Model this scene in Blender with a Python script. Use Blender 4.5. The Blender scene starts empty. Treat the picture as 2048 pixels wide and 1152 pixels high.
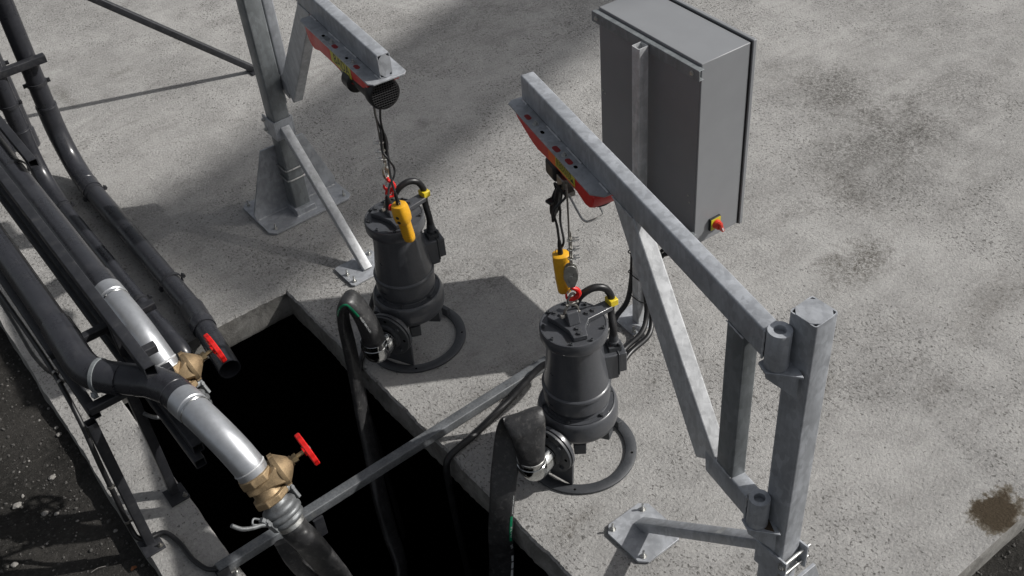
import bpy, bmesh, math, random
from mathutils import Vector, Matrix, noise
random.seed(11)
R = math.radians
PI = math.pi
S = bpy.context.scene
col = S.collection

# ------------------------------------------------------------------ camera
cam_d = bpy.data.cameras.new('camera')
cam = bpy.data.objects.new('camera', cam_d)
col.objects.link(cam)
S.camera = cam
cam_d.sensor_width = 36.0
cam_d.lens = 38.258
cam_d.clip_end = 600
cam_d.clip_start = 0.05
XC = Vector((0.786, 0.451, -0.424)); YC = Vector((-0.614, 0.486, -0.622))
XC.normalize(); YC = (YC - XC * YC.dot(XC)).normalized(); ZC = XC.cross(YC)
m3 = Matrix((XC, YC, ZC))
cam.matrix_world = Matrix.Translation((0, 0, 3.6)) @ m3.to_4x4()

# ------------------------------------------------------------------ light
AZX, AZY, K = 0.849, -0.528, 1.2            # horizontal direction to the sun, shadow length per metre
ELEV = math.atan(1 / K)
w = bpy.data.worlds.new('World'); S.world = w; w.use_nodes = True
nt = w.node_tree
bg = nt.nodes['Background']
sky = nt.nodes.new('ShaderNodeTexSky'); sky.sky_type = 'NISHITA'; sky.sun_disc = False
sky.sun_elevation = ELEV
sky.sun_rotation = math.atan2(AZX, AZY)
sky.air_density = 1.0; sky.dust_density = 3.0; sky.ozone_density = 1.0
hs = nt.nodes.new('ShaderNodeHueSaturation'); hs.inputs['Saturation'].default_value = 0.3
nt.links.new(sky.outputs[0], hs.inputs['Color'])
nt.links.new(hs.outputs[0], bg.inputs[0])
bg.inputs[1].default_value = 0.075
sd = bpy.data.lights.new('sun', 'SUN'); sd.energy = 4.0; sd.angle = R(0.7); sd.color = (1.0, 0.972, 0.935)
sun = bpy.data.objects.new('sun', sd); col.objects.link(sun)
sv = Vector((AZX, AZY, 1 / K)).normalized()
sun.rotation_euler = sv.to_track_quat('Z', 'Y').to_euler()
sun.location = sv * 30
S.view_settings.view_transform = 'Standard'
S.view_settings.look = 'None'
S.view_settings.gamma = 1
S.view_settings.exposure = 0.05
S.view_settings.use_curve_mapping = False

# ------------------------------------------------------------------ materials
class NT:
    def __init__(s, name):
        s.m = bpy.data.materials.new(name); s.m.use_nodes = True
        s.t = s.m.node_tree; s.b = s.t.nodes['Principled BSDF']
        s.tc = s.t.nodes.new('ShaderNodeTexCoord')
    def n(s, k, **kw):
        x = s.t.nodes.new(k)
        for a, b in kw.items():
            if hasattr(x, a): setattr(x, a, b)
            else: x.inputs[a.replace('_', ' ')].default_value = b
        return x
    def l(s, a, b): s.t.links.new(a, b)
    def noise(s, scale, detail=4, rough=.55, dist=0, vec=None):
        x = s.n('ShaderNodeTexNoise'); x.inputs['Scale'].default_value = scale
        x.inputs['Detail'].default_value = detail; x.inputs['Roughness'].default_value = rough
        x.inputs['Distortion'].default_value = dist
        s.l(vec if vec else s.tc.outputs['Object'], x.inputs['Vector']); return x.outputs['Fac']
    def vor(s, scale, feature='F1', vec=None, out='Distance'):
        x = s.n('ShaderNodeTexVoronoi'); x.feature = feature; x.inputs['Scale'].default_value = scale
        s.l(vec if vec else s.tc.outputs['Object'], x.inputs['Vector']); return x.outputs[out]
    def ramp(s, fac, a, b, lo=0., hi=1.):
        x = s.n('ShaderNodeMapRange'); x.interpolation_type = 'SMOOTHSTEP'
        s.l(fac, x.inputs[0]); x.inputs[1].default_value = a; x.inputs[2].default_value = b
        x.inputs[3].default_value = lo; x.inputs[4].default_value = hi; return x.outputs[0]
    def math(s, op, a, b):
        x = s.n('ShaderNodeMath', operation=op)
        for i, v in enumerate((a, b)):
            if isinstance(v, (int, float)): x.inputs[i].default_value = v
            else: s.l(v, x.inputs[i])
        return x.outputs[0]
    def mix(s, fac, a, b):
        x = s.n('ShaderNodeMix', data_type='RGBA')
        if isinstance(fac, (int, float)): x.inputs[0].default_value = fac
        else: s.l(fac, x.inputs[0])
        for i, v in ((6, a), (7, b)):
            if isinstance(v, tuple): x.inputs[i].default_value = (*v, 1)
            else: s.l(v, x.inputs[i])
        return x.outputs[2]
    def scalev(s, sc, src=None):
        x = s.n('ShaderNodeMapping'); x.inputs['Scale'].default_value = sc
        s.l(src if src else s.tc.outputs['Object'], x.inputs['Vector']); return x.outputs[0]
    def bump(s, h, strength=.3, dist=.01, prev=None):
        x = s.n('ShaderNodeBump'); x.inputs['Strength'].default_value = strength; x.inputs['Distance'].default_value = dist
        s.l(h, x.inputs['Height'])
        if prev: s.l(prev, x.inputs['Normal'])
        return x.outputs[0]
    def setc(s, c):
        if isinstance(c, tuple): s.b.inputs['Base Color'].default_value = (*c, 1)
        else: s.l(c, s.b.inputs['Base Color'])
    def seti(s, k, v):
        if isinstance(v, (int, float)): s.b.inputs[k].default_value = v
        else: s.l(v, s.b.inputs[k])

def simple(name, c, rough=.5, metal=0., var=.15, scale=9., bump=0., bscale=60., rvar=.12, dust=0., spec=None, coat=0.):
    M = NT(name)
    f = M.noise(scale, 6, .6)
    f2 = M.noise(scale * 9, 3, .6)
    fac = M.math('MULTIPLY', M.math('ADD', f, f2), .5)
    fac = M.ramp(fac, .3, .7)
    lo = tuple(x * (1 - var) for x in c); hi = tuple(min(1, x * (1 + var)) for x in c)
    cc = M.mix(fac, lo, hi)
    if dust > 0:                                   # pale settled dust with its own patches
        d = M.ramp(M.noise(scale * 2.3, 7, .7, .4), .5, .78, 0, dust)
        cc = M.mix(d, cc, (.3, .29, .27))
    M.setc(cc)
    M.seti('Roughness', M.ramp(f, .25, .75, max(.03, rough - rvar), min(1, rough + rvar)))
    M.seti('Metallic', metal)
    if spec is not None: M.seti('Specular IOR Level', spec)
    if coat: M.seti('Coat Weight', coat); M.seti('Coat Roughness', .12)
    if bump > 0:
        M.seti('Normal', M.bump(M.noise(bscale, 5, .65), bump, .002))
    return M.m

def galvanised(name, c, metal=.3, rough=.46, streak=(26, 26, 2.2), dark=.3):
    M = NT(name)
    sp = M.vor(60, vec=M.scalev((1, 1, .55)), out='Color')
    sx = M.n('ShaderNodeSeparateColor'); M.l(sp, sx.inputs[0])
    blot = M.noise(9, 8, .75, .9)
    st = M.noise(1, 6, .7, .5, vec=M.scalev(streak))
    f = M.math('ADD', M.math('MULTIPLY', sx.outputs[0], .20), M.math('MULTIPLY', blot, .8))
    f = M.math('ADD', f, M.math('MULTIPLY', st, .55))
    fac = M.ramp(f, .55, 1.05)
    lo = tuple(x * .74 for x in c); hi = tuple(min(1, x * 1.15) for x in c)
    cc = M.mix(fac, lo, hi)
    wh = M.ramp(M.noise(30, 8, .75, .8), .6, .74, 0, .25)
    cc = M.mix(wh, cc, (.5, .51, .5))
    dk = M.ramp(M.noise(11, 8, .7, 1.2), .62, .78, 0, dark)
    cc = M.mix(dk, cc, (.1, .105, .108))
    M.setc(cc)
    M.seti('Metallic', metal)
    M.seti('Roughness', M.ramp(blot, .3, .7, rough - .13, rough + .15))
    M.seti('Normal', M.bump(M.noise(150, 4, .6), .12, .001, M.bump(M.noise(22, 4, .6), .18, .002)))
    return M.m

def concrete_mat():
    M = NT('rough_concrete')
    O = M.tc.outputs['Object']
    big = M.noise(.9, 6, .6, .3)
    mid = M.noise(5, 6, .65, .4)
    fine = M.noise(60, 6, .7)
    grit = M.noise(170, 4, .75)
    f = M.math('ADD', M.math('MULTIPLY', big, .5), M.math('MULTIPLY', mid, .5))
    base = M.mix(M.ramp(f, .35, .66), (.235, .231, .224), (.395, .388, .375))
    base = M.mix(M.ramp(fine, .3, .72, 0, .5), base, (.49, .48, .46))
    # thin skin of pits and drag marks: many small dark holes, thicker in patches
    patch = M.ramp(M.noise(1.1, 8, .74, .9), .40, .62, -.022, .055)
    pit1 = M.ramp(M.math('ADD', M.noise(70, 4, .64, .6, vec=M.scalev((1.25, .8, 1))), patch), .605, .655)
    pit2 = M.ramp(M.math('ADD', M.noise(34, 8, .8, 1.4, vec=M.scalev((.8, 1.3, 1))), patch), .64, .70)
    pits = M.math('MAXIMUM', pit1, pit2)
    base = M.mix(M.math('MULTIPLY', pits, .74), base, (.075, .071, .065))
    spk = M.ramp(M.noise(105, 5, .75, .8), .56, .68, 0, .45)
    base = M.mix(spk, base, (.56, .55, .53))
    drag = M.ramp(M.noise(3.2, 8, .8, .5, vec=M.scalev((.5, 2.2, 1))), .5, .68, 0, .30)
    base = M.mix(drag, base, (.16, .152, .14))
    # scattered darker smears
    sm = M.ramp(M.noise(2.3, 6, .66, 1.1, vec=M.scalev((1, 1.8, 1))), .60, .74, 0, .5)
    base = M.mix(M.math('MULTIPLY', M.math('MULTIPLY', sm, M.ramp(mid, .3, .62)), M.ramp(M.noise(52, 8, .82, .8), .44, .56, .3, 1.2)), base, (.115, .108, .098))
    sm2 = M.math('MULTIPLY', M.ramp(M.noise(.8, 5, .6, .5), .52, .68), M.ramp(M.noise(26, 7, .8, 1.5), .48, .62, 0, .6))
    base = M.mix(sm2, base, (.10, .095, .088))
    # pale cement laitance
    lt = M.ramp(M.noise(1.15, 6, .68, .9, vec=M.scalev((1.6, .9, 1))), .56, .74, 0, .4)
    base = M.mix(lt, base, (.50, .495, .48))
    # specific stains: (x, y, rx, ry, colour, strength)
    px = M.n('ShaderNodeSeparateXYZ'); M.l(O, px.inputs[0])
    warp = M.noise(3.4, 7, .68, .6); warp2 = M.noise(28, 4, .7)
    speck = M.ramp(M.noise(52, 8, .82, .8), .44, .56, .22, 1.15)
    for (sx, sy, rx, ry, c, st) in ((2.90, 1.06, .150, .100, (.13, .112, .085), .94), (2.90, 1.065, .120, .082, (.050, .036, .021), .93),
                                   (3.72, 2.36, .24, .12, (.095, .088, .076), .8), (4.15, 2.75, .12, .3, (.12, .112, .1), .45), (3.95, 1.75, .3, .12, (.15, .14, .125), .4), (5.3, 3.0, .5, .25, (.1, .095, .09), .5), (3.3, 1.6, .12, .05, (.12, .11, .1), .45), (3.62, 2.48, .09, .06, (.10, .092, .078), .6),
                                   (4.65, 2.95, .45, .3, (.09, .085, .078), .75), (4.95, 3.5, .35, .3, (.09, .085, .078), .75),
                                   (1.62, 2.10, .11, .05, (.09, .078, .06), .55), (2.93, 1.95, .10, .05, (.13, .12, .1), .45),
                                   (2.33, 3.53, .14, .12, (.09, .088, .085), .6), (2.85, 5.0, .05, .07, (.07, .068, .065), .5),
                                   (1.31, 6.95, .05, .17, (.09, .085, .07), .5), (1.72, 7.0, .1, .06, (.09, .085, .07), .45),
                                   (1.93, 5.95, .12, .1, (.1, .095, .085), .3), (2.05, 4.35, .3, .12, (.13, .12, .11), .3),
                                   (2.52, 3.05, .12, .09, (.16, .155, .15), .3)):
        dx = M.math('DIVIDE', M.math('SUBTRACT', px.outputs[0], sx), rx)
        dy = M.math('DIVIDE', M.math('SUBTRACT', px.outputs[1], sy), ry)
        d = M.math('SQRT', M.math('ADD', M.math('MULTIPLY', dx, dx), M.math('MULTIPLY', dy, dy)), 0)
        d = M.math('ADD', d, M.math('MULTIPLY', M.math('SUBTRACT', warp, .5), 1.5 if st > .9 else 3.0))
        d = M.math('ADD', d, M.math('MULTIPLY', M.math('SUBTRACT', warp2, .5), 1.2))
        lo_, hi_ = (.78, 1.06) if st > .9 else (.1, 1.5)
        mk = M.ramp(d, lo_, hi_, st, 0)
        base = M.mix(mk if st > .9 else M.math('MULTIPLY', mk, speck), base, c)
    M.setc(base)
    M.seti('Roughness', .93); M.seti('Specular IOR Level', .25)
    v = M.vor(95, 'SMOOTH_F1')
    h1 = M.bump(mid, .5, .012)
    h2 = M.bump(M.noise(72, 8, .78, .5), 1.0, .0075, h1)
    h3 = M.bump(v, .5, .005, M.bump(M.math('MULTIPLY', M.math('MAXIMUM', pit1, pit2), -1), .7, .004, h2))
    h4 = M.bump(grit, .8, .004, h3)
    M.seti('Normal', h4)
    return M.m

def soil_mat():
    M = NT('dark_soil')
    a = M.noise(2.2, 6, .65); b = M.noise(40, 7, .75, .5); c = M.noise(160, 3, .7)
    base = M.mix(M.ramp(a, .35, .65), (.024, .023, .021), (.052, .049, .045))
    base = M.mix(M.ramp(b, .45, .7, 0, .6), base, (.085, .08, .074))
    base = M.mix(M.ramp(c, .64, .74, 0, .4), base, (.13, .125, .118))
    M.setc(base); M.seti('Roughness', .97); M.seti('Specular IOR Level', .15)
    M.seti('Normal', M.bump(c, .8, .006, M.bump(b, 1, .02)))
    return M.m

def wallconc_mat():
    M = NT('cast_concrete_edge')
    a = M.noise(6, 7, .7, .5); b = M.noise(70, 6, .75)
    base = M.mix(M.ramp(a, .35, .65), (.15, .145, .135), (.27, .265, .25))
    base = M.mix(M.ramp(M.noise(14, 6, .7, 1), .58, .72, 0, .6), base, (.09, .085, .075))
    M.setc(base); M.seti('Roughness', .94); M.seti('Specular IOR Level', .2)
    M.seti('Normal', M.bump(b, .6, .005, M.bump(a, .6, .02)))
    return M.m

MT = dict(
    cast=simple('dull_cast_zinc', (.17, .178, .183), .48, .5, .3, 40, .3, 160, .12, .1),
    conc=concrete_mat(), soil=soil_mat(), edge=wallconc_mat(),
    void=simple('pit_shade_black', (.006, .006, .006), .8, 0, .3, 3, spec=.1),  # near-black because the pit's deep shade is put into the wall colour
    water=simple('shade_black_water', (.002, .002, .002), .35, 0, .2, 2, spec=.15),  # darkness at the pit bottom put into the water colour as well
    galv=galvanised('galvanised_steel', (.40, .418, .445)),
    galv2=galvanised('bright_galvanised_steel', (.50, .51, .52), .15, .42),
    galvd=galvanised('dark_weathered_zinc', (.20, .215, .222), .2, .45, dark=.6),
    plate=galvanised('galvanised_plate', (.38, .395, .418), .25, .42, (9, 9, 9), .12),
    silver=simple('zinc_coated_pipe', (.46, .475, .495), .38, .7, .09, 7, .1, 120, .08, .06),
    zincbolt=simple('zinc_bolt', (.55, .55, .53), .35, .9, .2, 60),
    pump=simple('dark_grey_machine_enamel', (.062, .065, .072), .34, 0, .12, 14, .12, 160, .08, .04, .5, .3),
    pumpm=simple('matt_charcoal_paint', (.045, .048, .053), .48, 0, .15, 14, .1, 120, .1, .1),
    pvc=simple('dark_pvc', (.027, .028, .033), .30, 0, .2, 6, .04, 30, .1, .05, .5),
    frame=simple('black_painted_steel', (.025, .026, .030), .46, .15, .25, 9, .1, 60, .12, .12),
    bar=simple('dusty_dark_steel', (.13, .138, .146), .55, .3, .35, 12, .15, 70, .12, .5),
    rubber=simple('black_rubber', (.012, .012, .013), .45, 0, .2, 20, .05, 60),
    hose=simple('rubber_hose_skin', (.028, .028, .029), .42, 0, .3, 22, .35, 90, .15, .25),
    chrome=simple('polished_zinc', (.55, .56, .55), .16, 1, .2, 12, .05, 30, .1),
    brass=simple('cast_brass', (.31, .225, .13), .55, .6, .3, 30, .4, 220, .12),
    brassl=simple('machined_brass', (.42, .31, .17), .3, .85, .15, 30),
    red=simple('red_enamel', (.62, .012, .010), .38, 0, .12, 12, spec=.5),
    redp=simple('red_plastic', (.60, .035, .016), .4, 0, .12, 12),
    orange=simple('orange_red_sticker', (.75, .13, .02), .45),
    yellow=simple('yellow_plastic', (.70, .36, .015), .42, 0, .1, 10, .05, 60, .08, .06),
    yclip=simple('yellow_clip', (.72, .55, .03), .45),
    ylabel=simple('yellow_label', (.55, .50, .03), .4, 0, .1),
    cab=simple('grey_powder_coat', (.235, .242, .252), .42, 0, .04, 1.2, .05, 400, .04),
    cabback=simple('grey_powder_coat_back', (.20, .206, .215), .5, 0, .04, 1.2, .05, 400, .04),
    black=simple('black_plastic', (.012, .012, .013), .42),
    steel=simple('steel_wire', (.30, .29, .27), .4, .9, .3, 80),
    slot=simple('red_seen_through_slot', (.25, .008, .01), .4),
    ink=simple('black_ink', (.012, .012, .012), .5, 0, 0),
    white=simple('white_print', (.7, .72, .72), .5, 0, .12, 60),
    green=simple('green_print', (.004, .19, .085), .5, 0, .15, 60),
    hole=simple('deep_hole', (.004, .004, .004), .9, spec=0.),
    stone=simple('pale_stone', (.22, .21, .195), .9, 0, .35, 30, .4, 90),
    stone2=simple('dark_stone', (.07, .067, .062), .9, 0, .35, 30, .4, 90),
    leaf=simple('dry_leaf', (.22, .08, .03), .8),
    rust=simple('leaf_litter_rust', (.05, .035, .022), .9, 0, .5, 60, .6, 90),
    sticker=simple('silver_sticker', (.42, .43, .43), .4, .3, .3, 60),
)

# ------------------------------------------------------------------ geometry helpers
def V(*a): return Vector(a)
def frame(z, up=None):
    z = Vector(z).normalized()
    u = Vector(up) if up is not None else Vector((0, 0, 1))
    if abs(z.dot(u.normalized())) > .98: u = Vector((0, 1, 0)) if abs(z.y) < .9 else Vector((1, 0, 0))
    x = u.cross(z).normalized(); y = z.cross(x)
    return x, y, z
def catmull(P, n):
    P = [Vector(p) for p in P]
    out = []
    Q = [P[0] * 2 - P[1]] + P + [P[-1] * 2 - P[-2]]
    for i in range(1, len(Q) - 2):
        a, b, c, d = Q[i - 1:i + 3]
        for k in range(n):
            t = k / n
            out.append(.5 * ((2 * b) + (c - a) * t + (2 * a - 5 * b + 4 * c - d) * t * t + (3 * b - a - 3 * c + d) * t ** 3))
    out.append(P[-1]); return out

class G:
    def __init__(s): s.v = []; s.f = []
    def add(s, vs, fs, M=None):
        o = len(s.v)
        s.v += [(M @ Vector(v)) if M else Vector(v) for v in vs]
        s.f += [[i + o for i in f] for f in fs]
        return s
    def box(s, c, d, M=None):
        x, y, z = c; a, b, e = [q / 2 for q in d]
        vs = [(x + i * a, y + j * b, z + k * e) for i in (-1, 1) for j in (-1, 1) for k in (-1, 1)]
        return s.add(vs, [(0, 1, 3, 2), (4, 6, 7, 5), (0, 4, 5, 1), (2, 3, 7, 6), (0, 2, 6, 4), (1, 5, 7, 3)], M)
    def loft(s, rings, close=True, cap=True, M=None):
        n = len(rings[0]); vs = [v for r in rings for v in r]; fs = []
        m = n if close else n - 1
        for i in range(len(rings) - 1):
            for j in range(m):
                k = (j + 1) % n
                fs.append((i * n + j, i * n + k, (i + 1) * n + k, (i + 1) * n + j))
        if cap:
            fs.append(tuple(reversed(range(n)))); fs.append(tuple((len(rings) - 1) * n + j for j in range(n)))
        return s.add(vs, fs, M)
    def lathe(s, prof, p0=(0, 0, 0), axis=(0, 0, 1), n=48, a0=0, up=None, cap=False):
        x, y, z = frame(axis, up); p0 = Vector(p0)
        rings = [[p0 + z * h + (x * math.cos(a0 + 2 * PI * i / n) + y * math.sin(a0 + 2 * PI * i / n)) * max(r, 1e-5) for i in range(n)] for r, h in prof]
        return s.loft(rings, True, cap)
    def cyl(s, p0, p1, r, r1=None, n=20, cap=True, a0=0):
        p0 = Vector(p0); p1 = Vector(p1); L = (p1 - p0).length
        return s.lathe([(r, 0), (r if r1 is None else r1, L)], p0, p1 - p0, n, a0, None, cap)
    def sweep(s, pts, r, n=12, sub=8, cap=True, smooth=True):
        P = catmull(pts, sub) if smooth else [Vector(p) for p in pts]
        rr = (lambda t: r) if isinstance(r, (int, float)) else r
        rings = []; x = None
        for i, p in enumerate(P):
            t = (P[min(i + 1, len(P) - 1)] - P[max(i - 1, 0)]).normalized()
            if x is None: x = frame(t)[0]
            x = (x - t * x.dot(t)).normalized(); y = t.cross(x)
            q = rr(i / (len(P) - 1))
            rings.append([p + (x * math.cos(2 * PI * k / n) + y * math.sin(2 * PI * k / n)) * q for k in range(n)])
        return s.loft(rings, True, cap)
    def beam(s, p0, p1, w, h, up=(0, 0, 1), r=None, t=.004, hollow=True, seg=3):
        """rectangular hollow section from p0 to p1: w across, h along 'up'"""
        p0 = Vector(p0); p1 = Vector(p1); x, y, z = frame(p1 - p0, up)
        if r is None: r = min(w, h) * .12
        def loop(w_, h_, r_):
            out = []
            for cx, cy, a in ((1, 1, 0), (-1, 1, 90), (-1, -1, 180), (1, -1, 270)):
                for k in range(seg + 1):
                    an = R(a + 90 * k / seg)
                    out.append((cx * (w_ / 2 - r_) + r_ * math.cos(an), cy * (h_ / 2 - r_) + r_ * math.sin(an)))
            return out
        o = loop(w, h, r); n = len(o)
        mk = lambda L, p: [p + x * a + y * b for a, b in L]
        if not hollow: return s.loft([mk(o, p0), mk(o, p1)])
        i_ = loop(w - 2 * t, h - 2 * t, max(r - t, .0006))
        return s.loft([mk(i_, p0), mk(o, p0), mk(o, p1), mk(i_, p1), mk(i_, p0)], True, False)
    def prism(s, poly, z0, z1, M=None):
        n = len(poly)
        vs = [(a, b, z0) for a, b in poly] + [(a, b, z1) for a, b in poly]
        fs = [tuple(reversed(range(n))), tuple(range(n, 2 * n))] + [(i, (i + 1) % n, n + (i + 1) % n, n + i) for i in range(n)]
        return s.add(vs, fs, M)
    def hexbolt(s, p, axis, r=.008, h=.006, shaft=0, washer=True, rs=None):
        p = Vector(p); z = Vector(axis).normalized()
        if washer: s.cyl(p, p + z * .0016, r * 1.45, n=14); p = p + z * .0016
        s.cyl(p, p + z * h, r, n=6)
        if shaft: s.cyl(p + z * h, p + z * (h + shaft), rs or r * .52, n=8)
        return s
    def ribbon(s, fn, n, m=22, cap=True):
        rings = [[fn(i / n, 2 * PI * j / m) for j in range(m)] for i in range(n + 1)]
        return s.loft(rings, True, cap)

def link(name, g, m, parent=None, origin=None, ang=35, bevel=0, bseg=2, kind=None, seg_w=True):
    me = bpy.data.meshes.new(name)
    org = Vector(origin) if origin is not None else (parent['_o_'] if False else Vector((0, 0, 0)))
    me.from_pydata([tuple(v - org) for v in g.v], [], g.f)
    me.update()
    bm = bmesh.new(); bm.from_mesh(me); bmesh.ops.recalc_face_normals(bm, faces=bm.faces); bm.to_mesh(me); bm.free()
    me.shade_smooth(); me.set_sharp_from_angle(angle=R(ang))
    me.materials.append(m)
    o = bpy.data.objects.new(name, me); col.objects.link(o)
    if bevel:
        b = o.modifiers.new('bevel', 'BEVEL'); b.width = bevel; b.segments = bseg; b.limit_method = 'ANGLE'; b.angle_limit = R(40); b.harden_normals = False
    if kind: o['kind'] = kind
    return o

ORG = {}
def thing(name, label, cat, loc=(0, 0, 0), group=None):
    """an Empty at the thing's base; parts built in world coordinates are re-based onto it"""
    o = bpy.data.objects.new(name, None); col.objects.link(o)
    o.empty_display_size = .05
    o.location = loc; o['label'] = label; o['category'] = cat
    if group: o['group'] = group
    ORG[o.name] = Vector(loc)
    return o
def part(name, g, m, parent, **kw):
    org = ORG[parent.name]
    o = link(name, g, m, origin=org, **kw)
    o.parent = parent
    ORG[o.name] = org                      # sub-parts share the base, so a part's own location stays (0,0,0)
    return o
def solo(name, g, m, label, cat, base, group=None, **kw):
    o = link(name, g, m, origin=base, **kw); o.location = base
    o['label'] = label; o['category'] = cat
    if group: o['group'] = group
    ORG[o.name] = Vector(base)
    return o
def subpart(name, g, m, parent, **kw): return part(name, g, m, parent, **kw)

def text_geo(txt, size, font_ext=0., shear=0.):
    cu = bpy.data.curves.new('lettering', 'FONT'); cu.body = txt; cu.size = size; cu.extrude = font_ext
    cu.resolution_u = 3; cu.shear = shear
    o = bpy.data.objects.new('lettering', cu); col.objects.link(o)
    bpy.context.view_layer.update()
    me = o.to_mesh()
    vs = [v.co.copy() for v in me.vertices]; fs = [list(p.vertices) for p in me.polygons]
    o.to_mesh_clear(); bpy.data.objects.remove(o); bpy.data.curves.remove(cu)
    return vs, fs

def copytree(o, parent=None):
    c = o.copy(); col.objects.link(c); c.parent = parent
    for ch in o.children: copytree(ch, c)
    return c

# ================================================================== SETTING
PX0, PX1, PY0, PY1 = .482, 1.448, 1.25, 4.175       # pit opening
SX0, SY0 = .225, .985                                 # slab edges
TH = .17
rnd = random.Random(5)
def jit(a, b, n, amp, axis):
    """points from a to b with a broken, uneven line"""
    out = []
    for i in range(n):
        t = i / n; p = Vector(a).lerp(Vector(b), t)
        k = noise.noise(Vector((p.x * 5, p.y * 5, 3.3))) * amp + (noise.noise(Vector((p.x * 21, p.y * 21, 8))) * .5 + noise.noise(Vector((p.x * 60, p.y * 60, 2))) * .4) * amp
        if i == 0: k = 0
        q = p.copy(); q[axis] += k; out.append(q)
    return out
hole = (jit((PX0, PY0), (PX1, PY0), 12, .006, 1) + jit((PX1, PY0), (PX1, PY1), 260, .009, 0)
        + jit((PX1, PY1), (PX0, PY1), 110, .011, 1) + jit((PX0, PY1), (PX0, PY0), 90, .006, 0))
outer = (jit((SX0, SY0), (14, SY0), 60, .012, 1) + [Vector((14, SY0)), Vector((14, 16))] + [Vector((SX0, 16))]
         + jit((SX0, 16), (SX0, SY0), 300, .008, 0)[1:])
bm = bmesh.new()
def ring(pts, z): return [bm.verts.new((p[0], p[1], z)) for p in pts]
cx, cy = (PX0 + PX1) / 2, (PY0 + PY1) / 2
def grow(pts, d):
    return [(p[0] + d * (1 if p[0] > cx + .4 else -1 if p[0] < cx - .4 else 0), p[1] + d * (1 if p[1] > cy + 1.4 else -1 if p[1] < cy - 1.4 else 0)) for p in pts]
ho = ring(grow(hole, .009), 0); hl = ring(hole, -.010)
def loopedges(vs): return [bm.edges.new((vs[i], vs[(i + 1) % len(vs)])) for i in range(len(vs))]
e1 = loopedges(ho); oo = ring(outer, 0); e2 = loopedges(oo)
bmesh.ops.triangle_fill(bm, use_beauty=True, use_dissolve=False, edges=e1 + e2)
for i in range(len(ho)):
    j = (i + 1) % len(ho); bm.faces.new((ho[i], ho[j], hl[j], hl[i]))
bmesh.ops.recalc_face_normals(bm, faces=bm.faces)
me = bpy.data.meshes.new('concrete_slab'); bm.to_mesh(me); bm.free()
me.materials.append(MT['conc'])
slab = bpy.data.objects.new('concrete_slab', me); col.objects.link(slab); slab['kind'] = 'structure'
for p in me.polygons:
    if p.normal.z < -.5: me.flip_normals(); break
# pit side faces and outer edge
g = G()
def wallstrip(g, pts, levels, close=True, amp=.01):
    rings = []
    for (z, off, am) in levels:
        rg = []
        for i, p in enumerate(pts if (z > -.02 or not close) else hole0):
            k = (noise.noise(Vector((p[0] * 5, p[1] * 5, z * 30))) + .5 * noise.noise(Vector((p[0] * 40, p[1] * 40, z * 80)))) * am
            q = grow([p], off + k)[0] if close else (p[0] + (off + k if abs(p[0] - SX0) < .1 else 0), p[1] + (off + k if abs(p[1] - SY0) < .1 else 0))
            rg.append(Vector((q[0], q[1], z)))
        rings.append(rg)
    g.loft(rings, close, False)
hole0 = [Vector(((q[0] if abs(q[0] - PX1) > .05 and abs(q[0] - PX0) > .05 else (PX1 if q[0] > cx else PX0)), (q[1] if abs(q[1] - PY1) > .05 and abs(q[1] - PY0) > .05 else (PY1 if q[1] > cy else PY0)))) for q in hole]
wallstrip(g, hole, [(-.010, 0, 0), (-.026, .001, .004), (-.05, .001, .003), (-.07, .001, .004), (-.11, .001, .004), (-.145, .0, .006), (-TH, .006, .010), (-TH - .004, .06, 0)])
pitw = link('pit_wall', g, MT['edge'], kind='structure', ang=60)
g = G()
op = [p for p in outer]
wallstrip(g, op, [(0, 0, 0), (-.012, -.006, .003), (-.06, -.008, .006), (-.2, -.01, .008)], close=False)
link('slab_edge', g, MT['edge'], kind='structure', ang=60)
# dark chamber below the opening
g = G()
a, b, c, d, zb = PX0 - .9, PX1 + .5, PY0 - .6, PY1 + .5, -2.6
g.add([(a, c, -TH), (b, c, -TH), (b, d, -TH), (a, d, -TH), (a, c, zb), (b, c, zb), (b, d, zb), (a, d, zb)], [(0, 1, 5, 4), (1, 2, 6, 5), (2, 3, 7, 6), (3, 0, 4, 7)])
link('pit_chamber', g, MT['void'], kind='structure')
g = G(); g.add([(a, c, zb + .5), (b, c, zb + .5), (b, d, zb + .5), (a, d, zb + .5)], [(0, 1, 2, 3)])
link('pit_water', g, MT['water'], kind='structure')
# underside of the slab round the opening keeps daylight out of the chamber
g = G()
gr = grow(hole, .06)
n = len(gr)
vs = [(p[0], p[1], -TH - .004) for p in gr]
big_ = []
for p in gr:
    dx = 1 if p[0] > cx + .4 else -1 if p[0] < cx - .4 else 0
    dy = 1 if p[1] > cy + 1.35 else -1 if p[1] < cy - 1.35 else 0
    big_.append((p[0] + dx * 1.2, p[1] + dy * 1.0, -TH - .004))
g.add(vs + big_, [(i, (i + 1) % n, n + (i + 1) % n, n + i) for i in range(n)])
link('slab_underside', g, MT['void'], kind='structure')

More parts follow.
